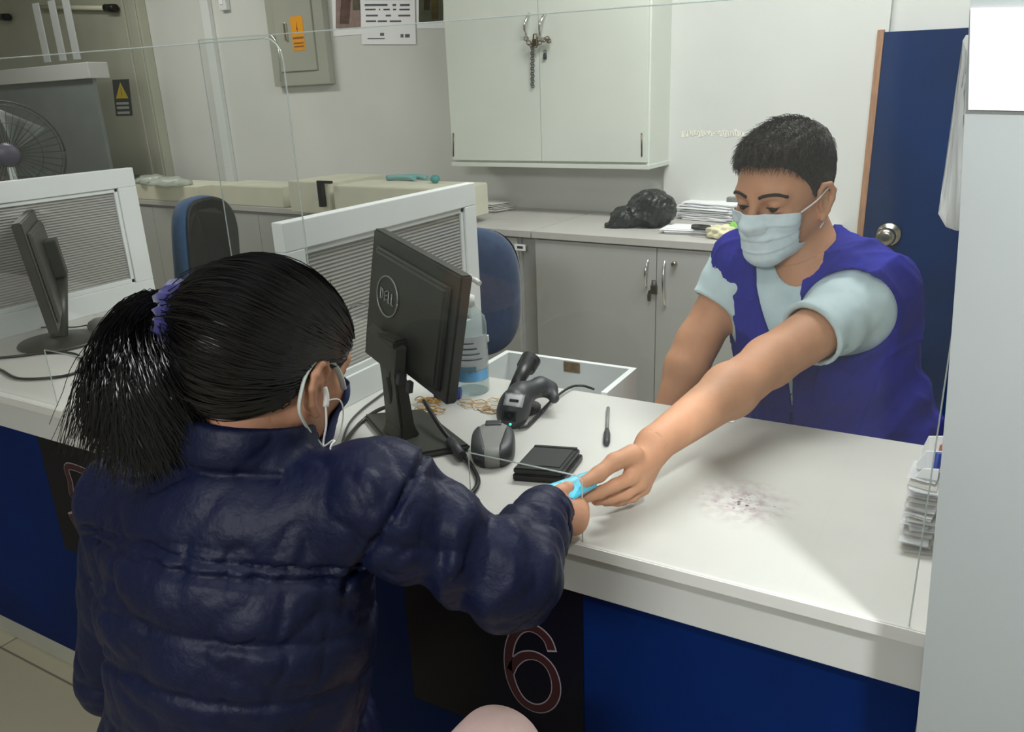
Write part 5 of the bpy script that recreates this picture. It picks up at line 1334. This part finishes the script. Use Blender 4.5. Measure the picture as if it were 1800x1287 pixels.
# card held between the two hands
cA, cB, cC, cD = W(952, 857, 1.050), W(1035, 829, 1.088), W(1050, 856, 1.083), W(1006, 880, 1.046)
c0 = (cA + cB + cC + cD) / 4; b = BM(); nrm_ = nrmz(np.cross(cB - cA, cD - cA)); nrm_ = nrm_ if nrm_[2] > 0 else -nrm_
hexa(b, [p - c0 for p in (cA, cB, cC, cD)], [p - c0 + nrm_ * .003 for p in (cA, cB, cC, cD)]); bmesh.ops.bevel(b, geom=b.edges[:], offset=.0012, segments=2, affect='EDGES')
ic = obj('identity_card', b, M['cyan']); ic.location = tuple(c0); tag(ic, 'cyan plastic card sleeve passed between the two hands', 'card')
b = BM(); m_ = lambda s, t: (cA * (1 - s) + cB * s) * (1 - t) + (cD * (1 - s) + cC * s) * t - c0 + nrm_ * .0032
hexa(b, [m_(.12, .12), m_(.86, .12), m_(.86, .45), m_(.12, .45)], [p + nrm_ * .0012 for p in (m_(.12, .12), m_(.86, .12), m_(.86, .45), m_(.12, .45))]); obj('inner_card', b, M['cyan2'], ic)
b = BM(); torus(b, m_(.93, .55) + nrm_ * .002, .006, .0012, nrmz(cB - cA), nrmz(cD - cA), 14, 6); obj('ring', b, M['chrome'], ic)

# ------------------------------------------------------------------ the woman
skinW = skin_mat('light_brown_skin', (206, 152, 122), None)
WF = fr((.0, .99), R_(20), R_(-3)); ws2 = .945
earW = W(560, 686, .875); WO = earW - WF[0] * .080 * ws2
ww = bake(WO, *WF); WL = lambda P: to_local(P, WO, *WF)
X3, Y3, Z3 = np.array([1.0, 0, 0]), np.array([0, 1.0, 0]), np.array([0, 0, 1.0])
NB = WO + np.array([-.018, -.055, -.115])
lean = R_(12); UPW = np.array([0, math.sin(lean), math.cos(lean)]); FWW = np.array([0, math.cos(lean), -math.sin(lean)])
tw = lambda a, u, f=0.0: NB + X3 * a - UPW * u + FWW * f
AW = np.stack([X3, FWW, UPW])
sR, eR, wR = W(672, 882, .85), W(893, 1012, .865), W(958, 912, 1.035)
sLw = tw(-.180, .060, .0); eLw = tw(-.235, .31, .02); wLw = tw(-.15, .40, .20)
def w_torso(P):
    d = ell(P, tw(0, .16, .0), (.165, .105, .19), AW); d = smin(d, ell(P, tw(0, .36, .02), (.165, .125, .18), AW), .06)
    d = smin(d, cap(P, sR, tw(0, .03), .05, .045), .05); d = smin(d, cap(P, sLw, tw(0, .03), .05, .045), .05); return d
hWd = dict(wrist=W(975, 905, 1.045), palm_c=W(995, 905, 1.06), kn=[W(1008, 884, 1.068), W(1016, 896, 1.068), W(1016, 910, 1.066), W(1012, 924, 1.062)],
 fingers=[([W(1012, 884, 1.070), W(1021, 884, 1.085), W(1016, 880, 1.098), W(1004, 878, 1.10)], .0082), ([W(1016, 896, 1.070), W(1024, 894, 1.088), W(1018, 888, 1.102), W(1006, 886, 1.104)], .0083),
          ([W(1018, 909, 1.066), W(1024, 904, 1.086), W(1018, 898, 1.10), W(1008, 896, 1.102)], .0080), ([W(1012, 922, 1.062), W(1019, 918, 1.08), W(1014, 910, 1.094), W(1006, 908, 1.096)], .0072)],
 thumb=[W(968, 888, 1.045), W(972, 876, 1.05), W(984, 866, 1.056), W(998, 857, 1.060)])
def w_body(P):
    d = smin(w_torso(P) + .030, cap(P, ww((0, -.02, -.04)), tw(0, 0, .0), .048, .052), .03)
    d = smin(d, head_f(WL(P), ws2), .016)
    d = smin(d, smin(cap(P, sR, eR, .036, .034), cap(P, eR, wR, .034, .025), .02), .01)
    d = smin(d, cap(P, wR, W(978, 905, 1.045), .025, .022), .012)
    d = smin(d, smin(cap(P, sLw, eLw, .042, .036), cap(P, eLw, wLw, .035, .024), .02), .02)
    d = smin(d, hand_f(P, **hWd), .012)
    hd = nrmz(wLw - eLw); hb = wLw + hd * .04
    fl = [([hb + X3 * (i - 1.5) * .017 + hd * (.03 + L * k) - Z3 * .004 * k * k for k, L in ((0, 0), (1, .028), (2, .024), (3, .021))], .0078) for i in range(4)]
    d = smin(d, hand_f(P, wLw, wLw + hd * .045, [f[0][0] for f in fl], fl, [wLw + hd * .02 + X3 * .02, wLw + hd * .05 + X3 * .04, wLw + hd * .075 + X3 * .045], .95), .012)
    return d
WOG = np.array([float(NB[0]), float(NB[1]), 0.0])
lo, hi = bb(WO + WF[2] * .15, wR, W(1024, 880, 1.1), sLw, eLw, tw(0, .5), wLw + [0, .1, 0], pad=.10)
woman = body_mesh(w_body, lo, hi, [(W(1000, 895, 1.07), .062, .0016), (earW + np.array([0, .02, 0]), .075, .0016)], .0042, skinW, tuple(WOG))
tag(woman, 'woman in a navy padded jacket with black ponytail, seen from behind, handing over a card', 'person')
# jacket
jk = mat('navy_nylon', (12, 20, 54), .52, var=.06, vscale=10, bump=.22, bscale=70, spec=.32)
def bumpf(P, fn_pts, amp, w): return amp * np.exp(-(polyd(P, fn_pts) / w) ** 2)
adR = nrmz(eR - sR); cuffd = nrmz(wR - eR)
cuffE = wR + cuffd * .004
def w_jk0(P):
    d = ell(P, tw(0, .15, .0), (.188, .125, .18), AW); d = smin(d, ell(P, tw(0, .36, .015), (.190, .15, .20), AW), .05); d = smin(d, ell(P, tw(0, .55, .02), (.21, .17, .14), AW), .05)
    d = smin(d, cap(P, sR + X3 * .0, tw(0.02, .035, -.005), .066, .062), .05); d = smin(d, cap(P, sLw, tw(-.02, .035, -.005), .066, .062), .05)
    # collar
    d = smin(d, cap(P, WO + [0, -.055, -.125], WO + [.004, -.030, -.015], .084, .068), .02)
    a = smin(cap(P, sR, eR, .066, .054), cap(P, eR, cuffE, .054, .043), .03)
    d = smin(d, a, .02)
    l = smin(cap(P, sLw, eLw, .066, .058), cap(P, eLw, wLw, .056, .044), .03); d = smin(d, l, .02)
    return d
def w_jk(P):
    d = w_jk0(P)
    q = P - NB.astype(f32); a = q @ X3.astype(f32); u = -(q @ UPW.astype(f32)); f = q @ FWW.astype(f32)
    onto = np.clip((.205 - np.abs(a)) / .02, 0, 1)      # torso part
    for z0 in (.05, .112, .175, .25, .34, .43):
        zz = u - z0 - .012 - .16 * np.clip(-a - .02, 0, 1) ; wq_ = .0055
        d = d + (.0070 if z0 == .05 else .0045) * np.exp(-(zz / wq_) ** 2) * onto
        if z0 == .05: d = d + .005 * np.exp(-((zz + .013) / .004) ** 2) * onto
    pf = np.clip(u - .05, 0, .5) / .066
    d = d - .0022 * np.abs(np.sin(pf * 3.14159)) * onto
    d = d + (.0080 * (1 - np.abs(nz3(P, 11, 5))) ** 4 + .0040 * (1 - np.abs(nz3(P, 30, 6))) ** 4 - .003)
    # small vertical gathers under each seam
    d = d + .0012 * np.sin(a * 170 + 4 * nz3(P, 18, 3)) * np.exp(-np.clip(u - .055, 0, 1) / .03) * (u > .055) * onto
    # armhole seam
    ps = (P - np.array(sR, f32)) @ adR.astype(f32)
    arm = np.clip((cap(P, sR, eR, .10, .10) < 0) * 1.0, 0, 1)
    d = d + .007 * np.exp(-((ps - .012) / .0045) ** 2) * arm
    # folds on the upper arm and inside the elbow
    ph = ps + .35 * (P @ nrmz(np.cross(adR, cuffd)).astype(f32)); d = d + .0045 * np.sin(ph * 110 + 2.5 * nz3(P, 14, 12)) * np.exp(-((ps - .10) / .09) ** 2) * arm
    pc = (P - np.array(eR, f32)) @ cuffd.astype(f32); fore = (cap(P, eR, wR, .085, .085) < 0) * 1.0
    d = d + .0045 * np.sin(pc * 120 + 3 * nz3(P, 16, 15)) * np.exp(-((pc - .07) / .07) ** 2) * fore
    # collar fold line and top cut, hollow inside
    cz1 = (P - np.array(WO + [0, -.04, -.034], f32)) @ nrmz([0, .25, 1]).astype(f32)
    d = d + .006 * np.exp(-((cz1 + .050) / .006) ** 2) * (np.abs(a) < .10)
    d = smax(d, cz1, .006); d = smax(d, -cap(P, WO + [0, -.05, -.11], WO + [.004, -.02, .0], .056, .060), .006)
    # cuffs
    L = np.linalg.norm(wR - eR); cut = pc - (L + .012); d = smax(d, np.where(fore > 0, cut, -1), .004)
    d = smax(d, -cap(P, wR - cuffd * .03, wR + cuffd * .06, .032, .036), .004)
    d = d + .004 * np.exp(-((pc - (L - .028)) / .004) ** 2) * fore
    l2 = nrmz(wLw - eLw); pl = (P - np.array(wLw, f32)) @ l2.astype(f32); d = smax(d, np.where(cap(P, eLw, wLw + l2 * .05, .07, .07) < 0, pl, -1), .004)
    return smax(d, u - .62, .01)
lo, hi = bb(NB + [0, 0, .05], sR, eR, wR, eLw, sLw, wLw, tw(0, .62), tw(.2, .6), tw(-.2, .6), pad=.15)
child('jacket', w_jk, lo, hi, .0042, jk, woman, WOG)
# cuff stud
Pq, Gq = snap(w_jk, np.array([W(981, 962, 1.0)]), .001); b = BM(); mm = frame_m(Pq[0] - WOG, *(lambda g: (nrmz(np.cross(g, (0.3, 0, 1))), nrmz(np.cross(g, np.cross(g, (.3, 0, 1)))), g))(Gq[0].astype(float)))
lathe(b, [(0, 0), (.0075, 0), (.0075, .002), (.004, .003), (0, .0022)], 18, mm); st_ = obj('snap_button', b, mat('dull_navy_metal_stud', (92, 98, 124), .35, .6), woman)
# trousers, pale pink
pk = mat('pale_pink_trouser_cloth', (232, 200, 194), .85, var=.03, vscale=30, bump=.05, bscale=400)
kneeR = W(872, 1334, .93); kneeL = kneeR + np.array([-.26, -.04, -.10]); hipR = tw(.09, .56, .03); hipL = tw(-.09, .56, .03)
def w_tr(P):
    d = None
    for h_, k_ in ((hipR, kneeR), (hipL, kneeL)):
        ft_ = np.array([k_[0], k_[1] - .05, .06]); e = smin(cap(P, h_, k_, .082, .050), cap(P, k_, ft_, .050, .042), .03); d = e if d is None else smin(d, e, .03)
    return smax(d + .002 * nz3(P, 25, 2), -(P[:, 2] - .03), .01)
lo, hi = bb(kneeR, kneeL, hipR, hipL, (kneeR * [1, 1, 0]), pad=.12); lo[2] = 0.0
child('trousers', w_tr, lo, hi, .006, pk, woman, WOG)
shm = mat('dark_shoe_leather', (30, 28, 30), .5)
for par, k_ in ((woman, kneeR), (woman, kneeL)):
    ft_ = np.array([k_[0], k_[1] - .05, 0]); 
    child('shoe', lambda P, ft_=ft_: smax(smin(cap(P, ft_ + [0, -.06, .035], ft_ + [0, .12, .03], .04, .036), cap(P, ft_ + [0, -.03, .04], ft_ + [0, -.03, .09], .045, .05), .02), -P[:, 2] + .002, .006), ft_ + [-.08, -.14, 0], ft_ + [.08, .2, .16], .006, shm, par, WOG)
for s in (-1, 1):
    hp = tl(s * .085, .52, .0); kn = hp * [1, 1, 0] + np.array([s * .03 - .06, -.16, .0]) + [0, .02, 0]
    child('shoe', lambda P, ft_=kn: smax(smin(cap(P, ft_ + [0, .06, .035], ft_ + [0, -.12, .03], .042, .038), cap(P, ft_ + [0, .03, .04], ft_ + [0, .03, .09], .045, .05), .02), -P[:, 2] + .002, .006), kn + [-.08, -.2, 0], kn + [.08, .14, .16], .006, shm, clerk, CO)
# hair cap
hairW = mat('glossy_black_hair', (15, 13, 14), .28, var=.25, vscale=60, spec=.7)
tie = W(318, 566, .885)
tl_ = WL(np.array([tie], f32))[0]
def w_hl(q):
    y = q[:, 1]; zl = np.interp(y, [-.12, -.09, -.05, -.022, -.008, .012, .035, .06, .085, .11], [-.080, -.088, -.062, -.014, .030, .030, .026, .050, .078, .084]).astype(f32); return zl - q[:, 2]
tieq = np.array(tl_ / ws2, f32); bk = nrmz(tieq - np.array([0, -.014, .046], f32)); 
def w_hair(P):
    q = WL(P) / f32(ws2)
    d = smin(ell(q, (0, -.016, .050), (.080, .100, .088)), ell(q, (0, .028, .036), (.069, .070, .074)), .03) - .004
    d = smin(d, cap(q, (0, -.06, .02), tieq * .97, .060, .018), .045)
    # combed grooves converging on the tie
    v = q - tieq; r = np.linalg.norm(v, axis=1) + 1e-5; v = v / r[:, None]; ax = bk; e1 = nrmz(np.cross(ax, (0, 0, 1))).astype(f32); e2 = np.cross(ax, e1).astype(f32)
    ang = np.arctan2(v @ e2, v @ e1)
    d = d + .0024 * nz3(q, 13, 17) + .0012
    d = smax(d, w_hl(q) + .004 * nz3(q, 90, 4), .008)
    for s in (1, -1): d = smax(d, -ell(q, (s * .085, .002, .0), (.018, .022, .036)), .006)
    return smax(d, -ell(q, (0, -.012, .044), (.068, .088, .078)), .002) * f32(ws2)
lo, hi = bb(WO + WF[2] * .05, tie, pad=.16)
wh = child('hair', w_hair, lo, hi, .0030, hairW, woman, WOG)
rs = np.random.RandomState(8)
n_ = 9000; a_ = rs.rand(n_) * 2 * math.pi
rt = rs.randn(n_, 3); rt /= np.linalg.norm(rt, axis=1, keepdims=True); q0 = rt * [.085, .105, .095] + [0, -.0, .05]; q0 = q0[w_hl(q0.astype(f32)) < -.004]
P0 = np.array(WO) + (q0 * ws2) @ np.stack(WF); K = 12; paths = []
K = 16; Pc, Gc = snap(w_hair, P0, 0.0, 4); L0 = np.linalg.norm(Pc - tie, axis=1, keepdims=True) * 1.22 / (K - 1); Ns = []
for k in range(K):
    paths.append(Pc.copy()); Ns.append(Gc.copy()); dv = np.array(tie, f32) - Pc; dist = np.linalg.norm(dv, axis=1, keepdims=True); dv = dv - Gc * (dv * Gc).sum(1, keepdims=True) + .10 * dist * rs.randn(len(Pc), 3) * .3
    dv /= np.maximum(np.linalg.norm(dv, axis=1, keepdims=True), 1e-6); Pc, Gc = snap(w_hair, Pc + dv * np.minimum(L0, np.maximum(dist - .012, 0)), 0.0, 2)
lift = (rs.rand(len(q0)) ** 3 * .0022 + .0007); Pp = np.stack(paths, 1) + np.stack(Ns, 1) * lift[:, None, None]
wv_ = np.cumsum(np.cumsum(rs.randn(len(q0), K, 3), axis=1), axis=1); jit = wv_ * .00016; Pp = Pp + jit
s_ = strands('cap_strands', Pp, .0008, hairW, woman, WOG, taper=.8); join_into(wh, s_)
# flyaway curls at the front hairline
fl_ = []
for k in range(5):
    a = rs.rand() * 1.0 + .1; base_ = np.array(ww((rs.uniform(-.01, .066), rs.uniform(.055, .088), rs.uniform(.06, .125)))); Pb, Gb = snap(w_hair, np.array([base_]), .0); p = Pb[0].astype(float); g = Gb[0].astype(float)
    c_ = rs.uniform(.006, .014); t1 = nrmz(np.cross(g, rs.randn(3))); fl_.append([p + g * c_ * (1 - math.cos(th)) * 1.2 + t1 * c_ * math.sin(th) for th in np.linspace(0, rs.uniform(2.2, 4.6), 12)])
s_ = strands('curls', np.array(fl_), .0008, hairW, woman, WOG, taper=.5); join_into(wh, s_)
# ponytail
tdir = nrmz(tie - np.array(ww((0, -.014, .046))))
pt = [tie, W(274, 572, .885), W(244, 635, .875), W(248, 700, .88), W(268, 765, .885)]
ptp = smoothpath(pt, 6)
def w_pt(P):
    d = chain(P, pt, [.022, .042, .054, .052, .030], .03)
    d = smin(d, cap(P, W(270, 600, .90), W(330, 760, .90), .04, .045), .03)
    return d + .020 + .004 * nz3(P, 26, 8)
lo, hi = bb(*pt, W(330, 780, .9), pad=.08)
pon = child('ponytail', w_pt, lo, hi, .0034, hairW, woman, WOG)
S_ = 5200; K = 14; ctrl = np.array(smoothpath(pt[:4] + [W(258, 764, .885)], 6)); ts = np.linspace(0, len(ctrl) - 1, K); ctr_ = np.stack([np.interp(ts, np.arange(len(ctrl)), ctrl[:, i]) for i in range(3)], 1)
ra = np.interp(np.linspace(0, 1, K), [0, .25, .6, 1], [.016, .042, .052, .054]); off = rs.randn(S_, 3); off /= np.linalg.norm(off, axis=1, keepdims=True); mg = rs.rand(S_, 1) ** .35
off = off * mg; camr = CM[:, 0]; 
bias = np.zeros((S_, K, 3)); down = np.linspace(0, 1, K) ** 2
bias += (camr * rs.uniform(-.045, .075, (S_, 1)))[:, None, :] * down[None, :, None]
bias += np.array([0, 0, -1.0])[None, None] * (rs.uniform(-.02, .02, (S_, 1, 1)) * down[None, :, None])
paths = ctr_[None] + off[:, None, :] * ra[None, :, None] + bias + np.cumsum(rs.randn(S_, K, 3) * .0007, axis=1)
s_ = strands('tail_strands', paths, .00065, hairW, woman, WOG, taper=.5); join_into(pon, s_)
# scrunchie
b = BM(); tx = nrmz(np.cross(tdir, (0, 0, 1))); ty = np.cross(tdir, tx); R1 = .034
for j in range(60): pass
rings = []
for i in range(48):
    a = 2 * math.pi * i / 48; d = tx * math.cos(a) + ty * math.sin(a); r_ = .013 + .003 * math.sin(i * 2.1) + .002 * math.sin(i * 3.7); rings.append([b.verts.new(tuple(tie - WOG + tdir * .004 + d * (R1 + r_ * math.cos(t)) + tdir * (r_ * 1.15 * math.sin(t) + .002 * math.sin(i * 2.7)))) for t in np.linspace(0, 2 * math.pi, 11)[:-1]])
for i in range(48):
    for k in range(10): b.faces.new([rings[i][k], rings[(i + 1) % 48][k], rings[(i + 1) % 48][(k + 1) % 10], rings[i][(k + 1) % 10]])
sc_ = obj('scrunchie', b, mat('violet_navy_velvet', (48, 46, 112), .9, var=.2, vscale=120, sheen=.5), woman, True); sc_['label'] = 'dark violet blue hair tie'
# mask, navy with white loops
mo, C4 = mask_obj('face_mask', mat('navy_fabric_mask', (44, 54, 104), .8, var=.05), WO, WF, ws2, woman, WOG, pleat=.0004, wide=1.04, ztop=.006, zbot=-.105)
ct_, cb_ = C4[1], C4[3]
if (ct_ - WO) @ WF[0] < 0: ct_, cb_ = C4[0], C4[2]
def eL(*p): return np.array(ww((p[0] * ws2, p[1] * ws2, p[2] * ws2)))
b = BM(); P = [eL(.068, .058, .0), eL(.075, .040, .016), eL(.079, .018, .032), eL(.080, -.008, .036), eL(.082, -.026, .020), eL(.081, -.029, .0), eL(.078, -.024, -.024), eL(.072, .000, -.046), eL(.064, .030, -.064), eL(.056, .050, -.074)]
tube(b, [p - WOG for p in smoothpath(P, 5)], .0036, 8, flat=.45); ml = obj('ear_loop', b, mat('white_pale_green_elastic', (222, 232, 224), .7), mo, True)
b = BM(); tube(b, [p - WOG for p in smoothpath([eL(.082, .006, .004), eL(.086, .008, -.006), eL(.087, .009, -.018)], 4)], .0034, 8)
eb = obj('earbud', b, lp_, woman, True); eb['label'] = 'white earbud in the right ear'
b = BM(); tube(b, [p - WOG for p in smoothpath([eL(.087, .009, -.018), eL(.088, .014, -.04), eL(.084, .020, -.066), W(588, 775, .86), W(586, 812, .86), tw(.10, .10, .13)], 6)], .0012, 6); obj('wire', b, lp_, eb, True)
b = BM(); tube(b, [p - WOG for p in smoothpath([eL(.084, .008, -.012), eL(.088, .03, -.010), eL(.085, .045, -.03), eL(.078, .05, -.06), eL(.074, .036, -.078)], 6)], .0009, 6); obj('wire', b, lp_, eb, True)

# ------------------------------------------------------------------ black bag bundle on the low cabinet
bq = onz(1118, 402, zt); ux_ = bdir
def bagf(P):
    c = np.array(bq); d = ell(P, c + ux_ * .045 + [0, .06, .072], (.095, .075, .072)); d = smin(d, ell(P, c - ux_ * .055 + [0, .01, .040], (.055, .045, .040)), .03)
    d = smin(d, cap(P, c - ux_ * .085 + [0, -.01, .02], c - ux_ * .115 + [0, -.02, .012], .022, .010), .02)
    r1 = nz3(P, 22, 31); r2_ = nz3(P, 48, 32)
    return smax(d + .018 * np.abs(r1) + .010 * np.abs(r2_) - .008, -(P[:, 2] - f32(zt) - .0006), .003)
lo, hi = bb(bq, bq + [0, .06, .08], pad=.2); lo[2] = zt - .01
bg = iso_obj('bin_bag_bundle', bagf, lo, hi, .004, M['bag'], None, origin=(float(bq[0]), float(bq[1]), zt)); tag(bg, 'black plastic bag bundle lying on the grey low cabinet', 'bag')

# ------------------------------------------------------------------ barcode scanner on its stand, and the grey cradle in front
q0 = onz(908, 742, HZ)
t = thing('barcode_scanner', 'black handheld barcode scanner with white label lying nose down on the worktop', 'scanner', (q0[0], q0[1], HZ + .0005))
SO = np.array([q0[0], q0[1], HZ + .0005]); tt = float(-(CM.T @ (q0 - CC))[2])
hd_a, hd_b = W(908, 722, tt - .04), W(918, 686, tt - .02)
def scf(P):
    q = P
    d = smin(cap(P, W(899, 730, tt - .02), W(914, 694, tt + .01), .027, .024), ell(P, W(905, 712, tt - .02), (.026, .026, .030)), .02)
    d = smin(d, chain(P, [W(918, 692, tt), W(950, 680, tt + .035), W(966, 684, tt + .04), W(974, 700, tt + .02)], [.019, .018, .014, .010], .01), .012)
    return smax(d, -(P[:, 2] - HZ - .001), .004)
lo, hi = bb(W(899, 735, tt), W(974, 690, tt + .04), W(914, 680, tt), pad=.05); lo[2] = HZ - .004
sb_ = iso_obj('housing', scf, lo, hi, .0028, M['darkgrey'], None, origin=SO); sb_.location = (0, 0, 0); sb_.parent = t
# window
def onface(px, off_=.0008, n=6):
    """put a pixel quad on the scanner surface"""
    out = []
    for u, v in px:
        d0 = ray(u, v); s = tt - .12
        for _ in range(60):
            p = (CC + d0 * s).astype(f32)[None]; f_ = float(scf(p)[0])
            if f_ < .0004: break
            s += max(f_ * .8, .0006)
        out.append(CC + d0 * s)
    return out
def facepatch(name, quad, m, par, off_=.0012, n=6):
    A, B_, C_, D_ = [np.array(x, float) for x in quad]; b = BM(); g = []
    for j in range(n + 1):
        row_ = [(A * (1 - i / n) + B_ * (i / n)) * (1 - j / n) + (D_ * (1 - i / n) + C_ * (i / n)) * (j / n) for i in range(n + 1)]
        g.append([b.verts.new(tuple(p + nrmz(CC - p) * off_ - SO)) for p in onface([tuple(r_) for r_ in row_])])
    for j in range(n):
        for i in range(n): b.faces.new([g[j][i], g[j][i + 1], g[j + 1][i + 1], g[j + 1][i]])
    bmesh.ops.solidify(b, geom=b.faces[:], thickness=.0006)
    return obj(name, b, m, par, True)
l1 = facepatch('label_sticker', ((889, 690), (924, 693), (918, 717), (884, 712)), M['paper'], t)
facepatch('barcode_print', ((896, 701), (912, 703), (911, 708), (895, 706)), M['inkd'], l1, .0022, 3)
facepatch('scan_window', ((884, 722), (908, 724), (906, 742), (880, 738)), M['screen'], t)
b = BM(); bmesh.ops.create_uvsphere(b, u_segments=10, v_segments=8, radius=.0022, matrix=Matrix.Translation(V(tuple(onface([(897, 746)])[0] - SO)))); obj('indicator', b, M['led'], t)
b = BM(); P_ = [W(902, 690, tt + .02), W(914, 664, tt + .04), W(930, 634, tt + .07)]
tube(b, [p - SO for p in P_], [.012, .013, .017], 12); obj('holder_arm', b, M['blackp'], t, True)
b = BM(); tube(b, [W(924, 648, tt + .065) - SO, W(934, 630, tt + .08) - SO], [.019, .020], 12); obj('holder_knob', b, M['blackp'], t, True)
b = BM(); lathe(b, [(0, 0), (.040, 0), (.040, .006), (.012, .014), (0, .014)], 20, Matrix.Translation(V(tuple(onz(915, 720, HZ) * [1, 1, 0] + [0, 0, HZ + .0005] - SO)))); obj('holder_foot', b, M['blackp'], t)
cable('scanner_cable', '', [p - SO for p in (W(972, 700, tt + .02), cz_(950, 728), cz_(928, 748, .006), cz_(912, 752, .006))], .0026, 'blackp', t)
cable('scanner_cable', '', [p - SO for p in (cz_(930, 745, .006), cz_(968, 706, .008), cz_(1000, 682, .008), cz_(1022, 678, .006), cz_(1044, 684, .004))], .0026, 'blackp', t)
# cradle
q1 = onz(868, 800, HZ); CR = np.array([q1[0], q1[1], HZ + .0005])
t = thing('scanner_cradle', 'grey plastic scanner cradle with dark sides in front of the scanner', 'cradle', tuple(CR))
dirc = nrmz((onz(866, 780, HZ) - onz(862, 822, HZ))); sx_ = np.cross(dirc, (0, 0, 1))
def cq_(x, y, z): return sx_ * x + dirc * y + np.array([0, 0, z])
def cradf(P, inset=0.0):
    q = P - CR.astype(f32); x = q @ sx_.astype(f32); y = q @ dirc.astype(f32); z = q[:, 2]
    d = ell(P, CR + [0, 0, .018], (.040 - inset, .060 - inset, .036 - inset), np.stack([sx_, dirc, (0, 0, 1)]))
    d = smax(d, np.abs(x) - .036, .006); d = smax(d, -(z), .002); return smax(d, z - .040 - y * .15, .008)
lo, hi = bb(CR, pad=.08); lo[2] = HZ - .004
c1 = iso_obj('body', cradf, lo, hi, .0026, M['midgrey'], None, origin=CR); c1.location = (0, 0, 0); c1.parent = t
def sidef(P, s):
    q = P - CR.astype(f32); x = q @ sx_.astype(f32); y = q @ dirc.astype(f32); return smax(cradf(P) - .0014, -(x * s - .019 - .007 * np.clip(y / .04, -1, 1)), .002)
for s in (-1, 1):
    c2 = iso_obj('side_shell', lambda P, s=s: sidef(P, s), lo, hi, .0026, M['darkgrey'], None, origin=CR); c2.location = (0, 0, 0); c2.parent = t
b = BM(); bx(b, (-.014, -.010, 0), (.014, .010, .010), .003, mtx=frame_m(cq_(0, .034, .036), sx_, dirc, (0, 0, 1))); obj('latch', b, M['darkgrey'], t)
